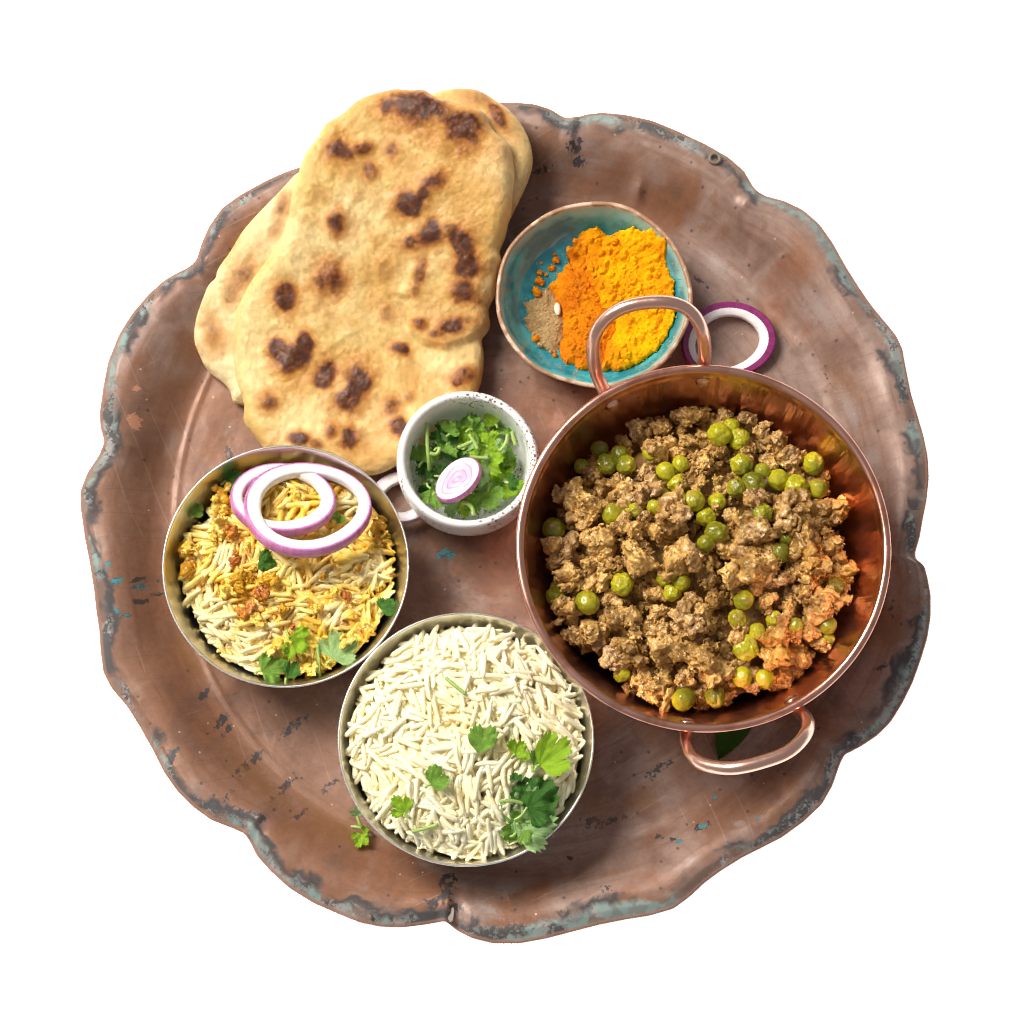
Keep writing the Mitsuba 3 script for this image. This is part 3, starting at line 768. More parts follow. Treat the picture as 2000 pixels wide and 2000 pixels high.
def handle(pts, key, label):
    path = [at(x, y, (z + 4) * MM) for x, y, z in pts]
    feet = []
    for e_ in (path[0], path[-1]):
        ang = math.atan2(e_[1] - PAN[1], e_[0] - PAN[0])
        feet.append((ang, wall_point(ang, 46 * MM)))
    d0 = np.array([math.cos(feet[0][0]), math.sin(feet[0][0]), 0])
    d1 = np.array([math.cos(feet[1][0]), math.sin(feet[1][0]), 0])
    full = [feet[0][1] - d0 * 0.6 * MM, feet[0][1] + d0 * 3.2 * MM + [0, 0, 1.5 * MM]] + path + [feet[1][1] + d1 * 3.2 * MM + [0, 0, 1.5 * MM], feet[1][1] - d1 * 0.6 * MM]
    c = open_curve(full, 90)
    s = np.linspace(0, 1, 90)
    rad = 2.55 * MM + 0.9 * MM * (np.exp(-(s / 0.03) ** 2) + np.exp(-((1 - s) / 0.03) ** 2))
    add(key, tube(c, rad, 20), 'copper_handle_mat', smooth=True, label=label)
    return feet


f1 = handle([(1168,738,47),(1160,708,53),(1158,677,59),(1164,650,64),(1184,622,68),(1217,601,71),(1261,591,72),(1307,591,72),(1338,601,70),(1360,622,67),(1372,650,62),(1376,674,56),(1376,698,50)], 'copper_pan__handle', 'loop handle reaching over the spice dish')
f2 = handle([(1340,1446,47),(1345,1468,53),(1362,1487,59),(1390,1497,63),(1430,1500,67),(1492,1487,68),(1541,1467,67),(1567,1443,64),(1578,1419,58),(1572,1400,50)], 'copper_pan__handle_001', 'loop handle reaching over the bare tray')
rivet_v = lathe(np.array([(0, 1.5), (0.7, 1.45), (1.0, 1.15), (1.3, 1.35), (1.9, 1.25), (2.4, 0.9), (2.65, 0.3), (2.7, -0.6), (0, -0.6)])[:, :] * MM, 28)
for i, (ang, _) in enumerate(f1 + f2):
    zc = 46 * MM
    p = wall_point(ang, zc, True)
    t = wall_point(ang, zc + 1 * MM, True) - wall_point(ang, zc - 1 * MM, True)
    t /= np.linalg.norm(t)
    side = np.array([-math.sin(ang), math.cos(ang), 0])
    nrm = np.cross(t, side)
    if nrm @ np.array([math.cos(ang), math.sin(ang), 0]) > 0:
        nrm = -nrm
    m = np.eye(4)
    m[:3, 0], m[:3, 1], m[:3, 2], m[:3, 3] = np.cross(side, nrm), side, nrm, p
    if np.linalg.det(m[:3, :3]) < 0:
        m[:3, 0] *= -1
    add('copper_pan__rivet' + ('' if i == 0 else f'_{i:03d}'), (moved(rivet_v[0], m), rivet_v[1]), 'rivet_mat', smooth=35)

# ------------------------------------------------------------------ spices
Z2 = zoom((950, 370), 600 / 1932)


def powder(poly, top_mm, seed, lump, edge=9.0):
    """A loose heap of powder: soft slopes, small clods and a few grains scattered round its foot."""
    o = at_many(chaikin(Z2(poly), 1), 10 * MM)
    r = np.random.default_rng(seed)
    lo, hi = o.min(0), o.max(0)
    pts = r.uniform(lo, hi, (lump[0], 2))
    rad = (lump[1] + (lump[2] - lump[1]) * r.random(lump[0]) ** 3.5) * MM
    tree = cKDTree(pts)

    def extra(x, y):
        q = np.stack([x.ravel(), y.ravel()], 1)
        q = q + (meshkit.noise(np.stack([q[:, 0] * 900, q[:, 1] * 900, 0 * q[:, 0]], -1), seed)[:, None] - 0.5) * 0.9 * MM
        d, ix = tree.query(q, k=4)
        h = (np.clip(1 - (d / rad[ix]) ** 2, 0, 1)) * rad[ix] * 0.9
        p3 = np.stack([x * 210, y * 210, 0 * x], -1)
        ridge = np.abs(meshkit.fbm(p3, 4, seed + 5) - 0.5) * 2
        return h.max(1).reshape(x.shape) + (0.5 - ridge) * 1.15 * MM * min(1, top_mm / 4)

    def base(x, y):
        return dish_z(np.hypot(x - DISH[0], y - DISH[1])) - 0.25 * MM
    P = closed_curve(o, 300)
    nrm = np.stack([np.gradient(P[:, 1]), -np.gradient(P[:, 0])], 1)
    nrm /= np.linalg.norm(nrm, axis=1, keepdims=True)
    t = np.arange(300)
    P = P + nrm * ((meshkit.fbm(np.stack([t / 9.0, 0 * t, 0 * t + seed], -1), 4, seed) - 0.5) * 4.2 * MM)[:, None]
    v, f = slab(P, base, top_mm * MM, edge * MM, N=640, M=170, rough=(1.6, 0.7), seed=seed, extra=extra)
    ic = trimesh.creation.icosphere(1, 1.0)
    parts = [(v, f)]
    for i in r.integers(0, 300, int(lump[3])):
        q = P[i] + nrm[i] * abs(r.normal()) * 1.7 * MM + r.normal(size=2) * 0.5 * MM
        k = r.uniform(0.10, 0.42) * MM
        z = dish_z(np.hypot(*(q - DISH[:2])))
        if np.hypot(*(q - DISH[:2])) < DISH_R * 0.9:
            parts.append((ic.vertices * k * r.uniform(0.7, 1.2, 3) + [q[0], q[1], z + 0.4 * k], ic.faces))
    return joined(parts)


BL = [at(*Z2([q_])[0], 10 * MM) for q_ in ((590, 380), (760, 1040))]
BN = np.array([BL[1][1] - BL[0][1], -(BL[1][0] - BL[0][0])])
BN = BN / np.linalg.norm(BN)
if BN[0] < 0:
    BN = -BN


def powder_mat(key, c0, c1, speck=None, edge=None):
    def col(p, n, uv):
        c = mix(c0, c1, smoothstep(0.3, 0.7, fbm(p.x * 130, p.y * 130, p.z * 130, octaves=3)))
        if edge:
            u = (p.x - float(BL[0][0])) * float(BN[0]) + (p.y - float(BL[0][1])) * float(BN[1])
            c = mix(edge, c, smoothstep(-0.001, 0.008, u + (fbm(p.x * 260, p.y * 260, 0.0, octaves=3) - 0.5) * 0.012))
        c = c * (0.82 + 0.36 * noise(p.x * 2200, p.y * 2200, p.z * 2200))
        if speck:
            d, _, w = voronoi(p.x * 900, p.y * 900)
            c = mix(c, speck, dr.select(w < 0.12, 1 - smoothstep(0.2, 0.4, d), 0.0) * 0.5)
        return c
    material(key, col, 0.95, spec=0.1, bump=lambda p, n, uv: noise(p.x * 1400, p.y * 1400, p.z * 1400) * 0.0004)


powder_mat('turmeric_mat', (0.87, 0.40, 0.002), (0.76, 0.28, 0.003), edge=(0.66, 0.20, 0.004))
powder_mat('orange_mat', (0.70, 0.215, 0.004), (0.54, 0.135, 0.004))
powder_mat('tan_mat', (0.43, 0.275, 0.125), (0.33, 0.20, 0.085), (0.6, 0.48, 0.3))
add('turmeric_powder', powder([(600,255),(660,245),(760,280),(860,245),(960,295),(1040,310),(1110,385),(1140,520),(1180,640),(1188,760),(1170,880),(1090,1000),(980,1065),(900,1105),(780,1145),(720,1120),(740,950),(800,850),(700,720),(640,640),(610,540),(590,430),(545,350)], 7.5, 5, (900, 0.25, 2.0, 260)),
    'turmeric_mat', label='bright yellow turmeric powder heaped in the turquoise dish', category='spice', kind='stuff')
add('orange_powder', powder([(520,330),(640,300),(720,450),(700,600),(780,700),(840,840),(800,960),(750,1150),(600,1115),(450,1045),(475,900),(490,760),(425,670),(400,600),(440,520),(510,430),(480,380)], 5.6, 6, (700, 0.2, 1.2, 200)),
    'orange_mat', label='deep orange powder between the yellow and the tan spice', category='spice', kind='stuff')
add('tan_powder', powder([(390,575),(440,620),(500,730),(500,880),(460,1000),(370,1005),(280,910),(240,800),(245,700),(300,640)], 2.4, 7, (400, 0.15, 0.5, 150)),
    'tan_mat', label='pale tan powder at the left of the turquoise dish', category='spice', kind='stuff')
crumb = [mikit.ply(clump(40 + i, 4, 60, (0.14, 0.26), h=0.11, base=(0.4, 0.6)), 'turmeric_mat', smooth=True) for i in range(3)]
for i, (x, y, r) in enumerate([(525, 375, 27), (440, 440, 28), (410, 492, 26), (335, 520, 25), (337, 570, 33), (315, 640, 38), (345, 460, 12), (375, 535, 14), (315, 935, 30), (430, 1040, 22), (430, 405, 14), (805, 322, 30), (560, 322, 22)]):
    k = 600 / 1932 * PX
    w = at(*Z2([(x, y)])[0], 8 * MM)
    zz = dish_z(np.hypot(w[0] - DISH[0], w[1] - DISH[1])) + (r * k * 0.55 if x < 470 else 7.5 * MM)
    w = at(*Z2([(x, y)])[0], zz)
    add(numbered('spice_crumb'), crumb[i % 3], 'orange_mat' if x < 470 else 'turmeric_mat', world=mat(w, rot([0.3, 1, 0.2], i * 1.3), r * k),
        label='small orange clod of powder lying loose in the turquoise dish' if x < 470 else 'yellow clod on the edge of the turmeric heap', category='crumb', group='loose orange crumbs in the spice dish' if x < 470 else 'clods on the turmeric heap')
w = at(*Z2([(340, 975)])[0], 8 * MM)
add('tan_crumb', crumb[1], 'tan_mat', world=mat(at(*Z2([(340, 975)])[0], dish_z(np.hypot(*(w - DISH)[:2])) + 2 * MM), np.eye(4), 1.3 * MM), label='greyish tan crumb beside the tan powder', category='crumb')
seed_mesh = trimesh.creation.icosphere(3, 1.0)
material('seed_mat', (0.78, 0.72, 0.55), 0.35)
w = at(*Z2([(447, 745)])[0], 9 * MM)
add('seed', trimesh.Trimesh(seed_mesh.vertices * [1.25, 2.6, 0.9], seed_mesh.faces), 'seed_mat', world=mat([w[0], w[1], dish_z(np.hypot(*(w - DISH)[:2])) + 3.4 * MM], rot([0, 0, 1], 0.1), 1.0 * MM), label='single cream seed on the tan powder', category='seed')

# ------------------------------------------------------------------ minced meat and peas
ORANGE = [at(x, y, 34 * MM)[:2].tolist() + [r * PX] for x, y, r in ((1589, 1107, 34), (1628, 928, 30), (1519, 1290, 55), (1560, 1305, 50), (1539, 1331, 40), (1655, 985, 30), (1668, 1120, 34), (1480, 1140, 26), (1273, 1368, 18), (1240, 880, 14))]


def meat_color(p, n, uv):
    n1 = fbm(p.x * 150, p.y * 150, p.z * 150, octaves=3)
    n2 = noise(p.x * 800, p.y * 800, p.z * 800)
    c = mix((0.27, 0.134, 0.026), (0.64, 0.380, 0.110), smoothstep(0.32, 0.66, n1))
    c = mix(c, (0.46, 0.275, 0.13), smoothstep(0.54, 0.74, fbm(p.x * 60 + 3, p.y * 60, p.z * 60, octaves=2)) * 0.5)
    c = c * (0.62 + 0.76 * n2)
    m = mi.Float(0)
    for x, y, r in ORANGE:
        m = dr.maximum(m, 1 - smoothstep(0.3, 1.15, dr.sqrt(dr.square(p.x - x) + dr.square(p.y - y)) / r + (n1 - 0.5) * 1.6))
    return mix(c, (0.66, 0.29, 0.010), m * 0.40)


material('meat_mat', meat_color, lambda p, n, uv: 0.24 + 0.35 * noise(p.x * 420 + 9, p.y * 420, p.z * 420), spec=0.5, clearcoat=0.5,
         bump=lambda p, n, uv: fbm(p.x * 900, p.y * 900, p.z * 900, octaves=2) * 0.0006, twosided=True)
FOOD = at(1374, 1076, 35 * MM)


def food_top(x, y):
    r = np.hypot(x - FOOD[0], y - FOOD[1])
    return (27 + 12.5 * np.clip(1 - (r / 0.066) ** 2.2, 0, 1)) * MM


meat_raw = [clump(100 + i, lobes=[12, 16, 14, 18, 12, 15, 17, 13, 16, 20][i], nodules=700, nod=(0.025, 0.085), h=0.054, warp=0.30, spread=0.80, soft=0.11, stretch=[(1, 1, 1), (1.2, .8, .8), (1, 1.1, .7), (1.1, .9, .9)][i % 4], base=(0.16, 0.36)) for i in range(10)]
meat_low = [clump(100 + i, lobes=10, nodules=200, nod=(0.08, 0.16), h=0.10, spread=0.80, soft=0.12, base=(0.18, 0.36), warp=0.3) for i in range(6)]
meat = [mikit.ply(m, 'meat_mat', smooth=True) for m in meat_raw]
def sector(x, y):
    d, a = math.hypot(x - 1374, y - 1076), math.degrees(math.atan2(1076 - y, x - 1374)) % 360
    if d < 130:
        return 'in the middle of the mince'
    where = ['right', 'upper right', 'upper', 'upper left', 'left', 'lower left', 'lower', 'lower right'][int((a + 22.5) // 45) % 8]
    return f'near the {where} wall of the pan' if d > 235 else f'between the middle and the {where} wall of the pan'


CR = [(1329,796,27),(1366,796,20),(1248,841,22),(1294,833,20),(1288,879,30),(1344,872,26),(1370,906,26),(1157,928,28),(1120,970,34),(1145,1003,32),(1209,945,20),(1259,924,20),(1265,957,34),(1223,970,30),(1319,1003,46),(1228,1030,32),(1279,1036,28),(1259,1017,18),
 (1170,1055,36),(1097,1063,28),(1244,1071,28),(1335,947,23),(1356,937,24),(1421,804,26),(1459,812,20),(1515,858,30),(1490,840,16),(1461,885,24),(1546,897,30),(1506,904,20),(1407,951,21),(1479,978,30),(1546,995,40),(1628,928,26),(1655,980,38),(1612,1007,26),(1583,1028,22),
 (1473,1036,44),(1430,1013,21),(1566,1063,34),(1622,1061,28),(1483,1069,24),(1411,1069,24),(1087,1075,32),(1169,1085,34),(1119,1125,32),(1171,1130,28),(1248,1097,38),(1330,1090,44),(1305,1122,20),(1271,1164,29),(1199,1177,22),(1099,1199,33),(1186,1202,17),(1224,1214,32),
 (1288,1194,24),(1276,1231,26),(1159,1239,36),(1119,1244,22),(1216,1274,36),(1253,1274,22),(1318,1264,38),(1348,1199,36),(1333,1229,24),(1373,1284,34),(1263,1328,30),(1273,1363,33),(1240,1328,18),(1380,1313,26),(1467,1097,44),(1437,1127,34),(1484,1132,26),(1589,1107,36),
 (1559,1097,24),(1653,1112,29),(1668,1137,29),(1551,1159,19),(1579,1147,24),(1596,1184,34),(1661,1194,36),(1497,1177,26),(1407,1167,24),(1519,1239,38),(1556,1234,20),(1584,1229,24),(1519,1284,32),(1566,1298,30),(1519,1326,22),(1539,1331,28),(1395,1301,36),(1417,1308,24),
 (1472,1331,18),(1604,1256,22),(1400,880,20),(1440,1240,26),(1380,1130,26),(1530,1030,24),(1620,1160,22),(1340,1320,20),(1200,1100,22),(1390,1000,22),(1530,1190,22),(1515,1130,26),(1545,1122,20),(1440,1050,18)]
rm = np.random.default_rng(77)


def rnd_rot(r):
    return trimesh.transformations.random_rotation_matrix(r.random(3))


def in_pan(w, rad):
    """The point moved inwards until a ball of that radius clears the pan's wall."""
    w = np.array(w, float)
    d = np.hypot(*(w - PAN)[:2])
    lim = min(float(np.interp(w[2] + k * rad, pan_prof[30:, 1], pan_prof[30:, 0])) - rad * (1 - k * k) ** 0.5 for k in (-0.8, -0.5, 0.0))
    if d > lim:
        w[:2] = PAN[:2] + (w - PAN)[:2] * lim / d
    return w


for i, (x, y, r) in enumerate(CR):
    rad = r * PX * 1.30
    w = at(x, y, 35 * MM)
    z = float(food_top(w[0], w[1])) + (0.25 * rad if r > 30 else -0.25 * rad) + rm.uniform(-1.8, 2.2) * MM
    w = at(x, y, z)
    w = in_pan(w, rad * 0.85)
    k = r > 40
    add(numbered('meat_crumble'), meat[i % 10], None, world=mat(w, rnd_rot(rm), rad * np.array([1, 1, 0.9])),
        label=f'large pale brown clump of mince standing proud {sector(x, y)}' if k else f'brown crumble of minced meat {sector(x, y)}', category='minced meat', group=f'large mince clumps {sector(x, y)}' if k else f'mince crumbles {sector(x, y)}')
fill = []
for i in range(230):
    a, rr_ = rm.uniform(0, 2 * np.pi), 0.059 * math.sqrt(rm.random())
    x, y = FOOD[0] + rr_ * math.cos(a), FOOD[1] + rr_ * math.sin(a)
    rad = rm.uniform(3.6, 6.2) * MM
    v, f = meat_low[i % 6]
    fill.append((moved(v, mat(in_pan([x, y, food_top(x, y) - rm.uniform(5, 9.5) * MM], rad), rnd_rot(rm), rad)), f))
bed_r = np.linspace(0, 0.0535, 40)
ba = np.linspace(0, 2 * np.pi, 120, endpoint=False)
bx, by = 0.5 * (PAN + FOOD)[0] + bed_r[:, None] * np.cos(ba), 0.5 * (PAN + FOOD)[1] + bed_r[:, None] * np.sin(ba)
bz = food_top(bx, by) - 10 * MM * np.ones_like(bx) - 6 * MM * sstep(0.044, 0.0535, bed_r)[:, None] + (meshkit.fbm(np.stack([bx, by, 0 * bx], -1) * 220, 3, 4) - 0.5) * 5 * MM
bz = np.maximum(bz, np.interp(np.hypot(bx - PAN[0], by - PAN[1]), pan_prof[1:, 0], pan_prof[1:, 1]) + 0.4 * MM)
fill.append((np.stack([bx, by, bz], -1).reshape(-1, 3), grid_faces(40, 120)))
add('mince', joined(fill), 'meat_mat', smooth=True, label='fine dark mince filling the gaps under the crumbles in the pan', category='minced meat', kind='stuff')


def pea_color(p, n, uv):
    n1 = fbm(p.x * 55, p.y * 55, p.z * 55, octaves=2)
    n2 = fbm(p.x * 400, p.y * 400, p.z * 400, octaves=2)
    c = mix((0.150, 0.150, 0.006), (0.42, 0.385, 0.012), smoothstep(0.32, 0.66, n1))
    c = mix(c, (0.33, 0.19, 0.05), smoothstep(0.62, 0.74, n2) * 0.5)
    return c * (0.85 + 0.3 * n2)


material('pea_mat', pea_color, 0.30, spec=0.5, clearcoat=0.25, bump=lambda p, n, uv: fbm(p.x * 260, p.y * 260, p.z * 260, octaves=2) * 0.0010)
ico = trimesh.creation.icosphere(4, 1.0)
peas = []
for i in range(5):
    v = ico.vertices
    h = 1 + (meshkit.fbm(v * 1.9 + i * 9, 3, 70 + i) - 0.5) * [0.16, 0.30, 0.50, 0.24, 0.40][i]
    peas.append(mikit.ply((v * h[:, None] * [1, 1, 0.93], ico.faces), 'pea_mat', smooth=True))
PEAS = [(1171,877,19,-1),(1135,910,17,-2),(1186,906,22,0),(1209,887,19,-1),(1222,908,20,0),(1300,921,21,1),(1329,906,18,1),(1323,945,20,0),(1356,978,23,1),(1298,970,16,-1),(1279,990,17,0),(1197,1005,24,0),(1238,999,20,-1),(1074,1032,24,1),(1379,1011,20,-1),(1269,885,17,-1),
 (1405,848,26,2),(1444,858,22,0),(1428,833,18,0),(1448,908,23,1),(1488,920,17,1),(1471,945,25,2),(1438,953,21,1),(1521,937,23,1),(1554,951,25,2),(1597,955,21,1),(1599,898,24,2),(1488,1003,23,2),(1401,980,19,-2),(1399,1040,24,2),(1379,1061,19,2),(1523,1080,22,2),(1562,1040,18,-1),
 (1537,1053,17,-1),(1215,1142,24,2),(1147,1177,26,2),(1087,1164,22,0),(1313,1157,18,0),(1330,1137,20,0),(1298,1130,17,-1),(1335,1366,25,1),(1214,1316,18,-1),(1397,1361,22,1),(1453,1172,21,2),(1512,1209,18,1),(1554,1222,17,2),(1479,1234,18,2),(1457,1266,26,1),(1616,1221,20,1),
 (1631,1144,19,0),(1450,1322,22,0),(1494,1325,20,0),(1440,1209,20,1),(1628,1256,17,0)]
for i, (x, y, r, up) in enumerate(PEAS):
    w = at(x, y, 35 * MM)
    z = float(food_top(w[0], w[1])) + up * 1.1 * MM + 0.5 * MM
    add(numbered('pea'), peas[i % 5], None, world=mat(in_pan(at(x, y, z), r * px_size(z)), rnd_rot(rm), r * px_size(z) * 0.95), label=f'glossy green pea {sector(x, y)}', category='pea', group=f'peas {sector(x, y)}')

# ------------------------------------------------------------------ rice
def grain_mesh(bend, seed, n=9, m=13):
    r = np.random.default_rng(seed)
    t = np.linspace(-1, 1, m)
    t = np.sign(t) * np.abs(t) ** 0.75
    rad = (1 - np.abs(t) ** 4.2) ** 0.5
    rad = np.maximum(rad * (1 + 0.12 * t), 0.02) * 0.96
    a = np.linspace(0, 2 * np.pi, n, endpoint=False)
    v = np.stack([np.broadcast_to((t * 5.25)[:, None], (m, n)), rad[:, None] * np.cos(a) * 1.08, bend * (t[:, None] ** 2 - 0.4) * 1.0 + rad[:, None] * np.sin(a) * 0.95], -1)
    return v.reshape(-1, 3) * MM, grid_faces(m, n)[:, ::-1]


GRAINS = [grain_mesh(b, i) for i, b in enumerate((0.1, 0.4, 0.8, -0.2))]


def outward(m):
    t = trimesh.Trimesh(m[0], m[1], process=False)
    return m if t.volume > 0 else (m[0], m[1][:, ::-1])


GRAINS = [outward(g) for g in GRAINS]


def heap(c, R, z_edge, z_mid, prof, layers, per_layer, seed, flat=2.2, scale=1.0):
    r = np.random.default_rng(seed)
    out = []
    inner = lambda z: np.interp(z, prof[30:, 1], prof[30:, 0])
    for L in range(layers):
        k = 0
        tries = 0
        want = per_layer if L < layers - 2 else int(per_layer * 0.42)
        while k < want and tries < want * 8:
            tries += 1
            a, q_ = r.uniform(0, 2 * np.pi), math.sqrt(r.random())
            x, y = R * q_ * math.cos(a), R * q_ * math.sin(a)
            lump = (meshkit.fbm(np.array([[x * 45 + seed, y * 45, 0.5]]), 2, seed)[0] - 0.5) * 8 * MM
            z = z_edge + (z_mid - z_edge) * (1 - q_ ** flat) + lump - (layers - 1 - L) * 1.35 * MM + r.uniform(-0.7, 0.7) * MM
            fld = meshkit.noise(np.array([[c[0] * 30 + x * 46, c[1] * 30 + y * 46, seed * 3.3 + L * 1.7]]), seed)[0] * 8
            az = fld + r.normal() * 0.42
            pitch = r.normal() * 0.12
            # lie along the slope of the heap
            slope = (z_mid - z_edge) * flat * q_ ** (flat - 1) / R
            pitch += math.atan(slope) * math.cos(az - a)
            s = scale * r.uniform(0.88, 1.16)
            d = np.array([math.cos(az) * math.cos(pitch), math.sin(az) * math.cos(pitch), math.sin(pitch)]) * 4.6 * MM * s
            ok = True
            for e_ in (-1, 1):
                if math.hypot(x + e_ * d[0], y + e_ * d[1]) > inner(z + e_ * d[2] - 0.8 * MM) - 1.3 * MM or z + e_ * d[2] < 3 * MM:
                    ok = False
            if not ok:
                continue
            m = rot([0, 0, 1], az) @ rot([0, 1, 0], pitch) @ rot([1, 0, 0], r.uniform(0, 6.28))
            wd = r.uniform(0.9, 1.12)
            out.append((mat([c[0] + x, c[1] + y, z], m, s * np.array([1, wd, wd])), r.integers(4)))
            k += 1
    return out


def most_seen(grains, n):
    """Which grains show the largest area from above."""
    cell, best = 0.4 * MM, {}
    for i, (m, g) in enumerate(grains):
        for t in np.linspace(-0.9, 0.9, 9):
            for u in (-0.7, 0, 0.7):
                p = m @ np.array([t * 4.6 * MM, u * MM, 0, 1])
                q_ = (int(p[0] / cell), int((p[1] + 0.19 * (p[2])) / cell))
                if q_ not in best or best[q_][0] < p[2]:
                    best[q_] = (p[2], i)
    cnt = np.zeros(len(grains))
    for _, i in best.values():
        cnt[i] += 1
    o = np.argsort(-cnt)
    return o[:n], o[n:], cnt


def rice_base(c, R, z_edge, z_mid, flat, drop, seed):
    r = np.linspace(0, R, 30)
    a = np.linspace(0, 2 * np.pi, 90, endpoint=False)
    x, y = c[0] + r[:, None] * np.cos(a), c[1] + r[:, None] * np.sin(a)
    z = z_edge + (z_mid - z_edge) * (1 - (r / R) ** flat)[:, None] - drop + (meshkit.fbm(np.stack([x, y, 0 * x], -1) * 200, 2, seed) - 0.5) * 4 * MM
    return np.stack([x, y, z], -1).reshape(-1, 3), grid_faces(30, 90)


def part_of(c, p, r):
    """Where in a bowl round c the point p lies, in words."""
    d, a = math.hypot(p[0] - c[0], p[1] - c[1]), math.degrees(math.atan2(p[1] - c[1], p[0] - c[0])) % 360
    return 'middle' if d < 0.38 * r else ['right', 'upper right', 'upper', 'upper left', 'left', 'lower left', 'lower', 'lower right'][int((a + 22.5) // 45) % 8]


def put_rice(grains, name, stuff_name, bsdf, n, base, lab, lab_stuff, group, c):
    seen, rest, cnt = most_seen(grains, n)
    dicts = [mikit.ply(g, bsdf, smooth=True) for g in GRAINS]
    for i in seen:
        m, g = grains[i]
        add(numbered(name), dicts[g], None, world=m, label=f'{lab}, {part_of(c, m[:3, 3], 0.046)} part of the heap', category='rice grain', group=f'{group}, {part_of(c, m[:3, 3], 0.046)} part')
    add(stuff_name, joined([(moved(GRAINS[grains[i][1]][0], grains[i][0]), GRAINS[grains[i][1]][1]) for i in rest] + [base]), bsdf, smooth=True, label=lab_stuff, category='rice', kind='stuff')


def white_rice(p, n, uv):
    n1 = noise(p.x * 260, p.y * 260, p.z * 260)
    c = mix((0.995, 0.912, 0.60), (0.995, 0.962, 0.755), n1)
    return mix(c, (0.98, 0.85, 0.45), smoothstep(0.55, 0.75, fbm(p.x * 70, p.y * 70, p.z * 70, octaves=2)) * 0.5)


scene['rice_mat'] = {'type': 'principledthin', 'base_color': mikit.proc(white_rice), 'roughness': 0.35, 'diff_trans': 0.20, 'spec_trans': 0.0, 'eta': 1.4}
PALE = [at(x, y, 28 * MM)[:2].tolist() + [r * PX * 0.85] for x, y, r in ((390, 1190, 65), (420, 1230, 50), (470, 1270, 50), (640, 1130, 35), (720, 1110, 40), (650, 1200, 30), (400, 1010, 40), (520, 1230, 30), (440, 1090, 30), (690, 980, 30), (470, 1290, 50))]


def yellow_rice(p, n, uv):
    n1 = noise(p.x * 300, p.y * 300, p.z * 300)
    n2 = fbm(p.x * 90, p.y * 90, p.z * 90, octaves=3)
    c = mix((0.84, 0.54, 0.05), (0.95, 0.79, 0.30), smoothstep(0.3, 0.7, n1 * 0.5 + n2 * 0.5))
    c = mix(c, (0.60, 0.29, 0.02), smoothstep(0.52, 0.66, fbm(p.x * 130 + 7, p.y * 130, p.z * 130, octaves=2)) * 0.5)
    m = mi.Float(0)
    for x, y, r in PALE:
        m = dr.maximum(m, 1 - smoothstep(0.4, 1.3, dr.sqrt(dr.square(p.x - x) + dr.square(p.y - y)) / r + (n2 - 0.5) * 1.2))
    c = mix(c, mix((0.88, 0.75, 0.36), (0.92, 0.84, 0.54), n1), m * 0.85)
    return c


material('yellow_rice_mat', yellow_rice, 0.38, spec=0.4)
g1 = heap(RICE, 45.5 * MM, 28 * MM, 43 * MM, rice_prof, 6, 500, 12, flat=2.6)
put_rice(g1, 'rice_grain', 'rice', 'rice_mat', 300, rice_base(RICE, 43 * MM, 26 * MM, 41 * MM, 2.6, 4.5 * MM, 3), 'long white rice grain in the plain rice bowl', 'white rice heaped in the steel bowl', 'white rice grains on top of the plain rice', RICE)
g2 = heap(BIR, 43.5 * MM, 20 * MM, 31 * MM, bir_prof, 6, 450, 23, flat=2.2)
put_rice(g2, 'yellow_rice_grain', 'yellow_rice', 'yellow_rice_mat', 270, rice_base(BIR, 40 * MM, 17 * MM, 29 * MM, 2.2, 6 * MM, 8), 'yellow stained rice grain in the spiced rice bowl', 'yellow spiced rice heaped in the steel bowl under the onion rings', 'yellow rice grains on top of the spiced rice', BIR)


def bir_top(x, y):
    q_ = np.clip(np.hypot(x - BIR[0], y - BIR[1]) / 0.043, 0, 1)
    return 20 * MM + 11 * MM * (1 - q_ ** 2.2)


def rice_top(x, y):
    q_ = np.clip(np.hypot(x - RICE[0], y - RICE[1]) / 0.0455, 0, 1)
    return 28 * MM + 15 * MM * (1 - q_ ** 2.6)


# chunks of curry and egg in the spiced rice
def curry(key, c0, c1, rough=0.28):
    def col(p, n, uv):
        n1 = fbm(p.x * 200, p.y * 200, p.z * 200, octaves=3)
        return mix(c0, c1, smoothstep(0.3, 0.7, n1)) * (0.8 + 0.4 * noise(p.x * 900, p.y * 900, p.z * 900))
    material(key, col, rough, spec=0.5, clearcoat=0.3)


curry('curry_amber_mat', (0.46, 0.20, 0.006), (0.62, 0.33, 0.015))
curry('curry_yellow_mat', (0.76, 0.47, 0.04), (0.82, 0.60, 0.13), 0.45)
curry('curry_red_mat', (0.40, 0.105, 0.010), (0.58, 0.24, 0.02), 0.45)
curry('bean_mat', (0.20, 0.085, 0.02), (0.33, 0.16, 0.04))
soft = [clump(200 + i, 6, 0, h=0.09, spread=0.75, soft=0.25, base=(0.24, 0.46), warp=0.3) for i in range(3)]
grain_c = [clump(210 + i, 8, 200, (0.06, 0.16), h=0.08, spread=0.8, base=(0.18, 0.36), warp=0.25) for i in range(3)]
soft_d = [mikit.ply(m, 'curry_amber_mat', smooth=True) for m in soft]
grain_d = [mikit.ply(m, 'curry_yellow_mat', smooth=True) for m in grain_c]
Z4 = zoom((300, 840), 520 / 1932)
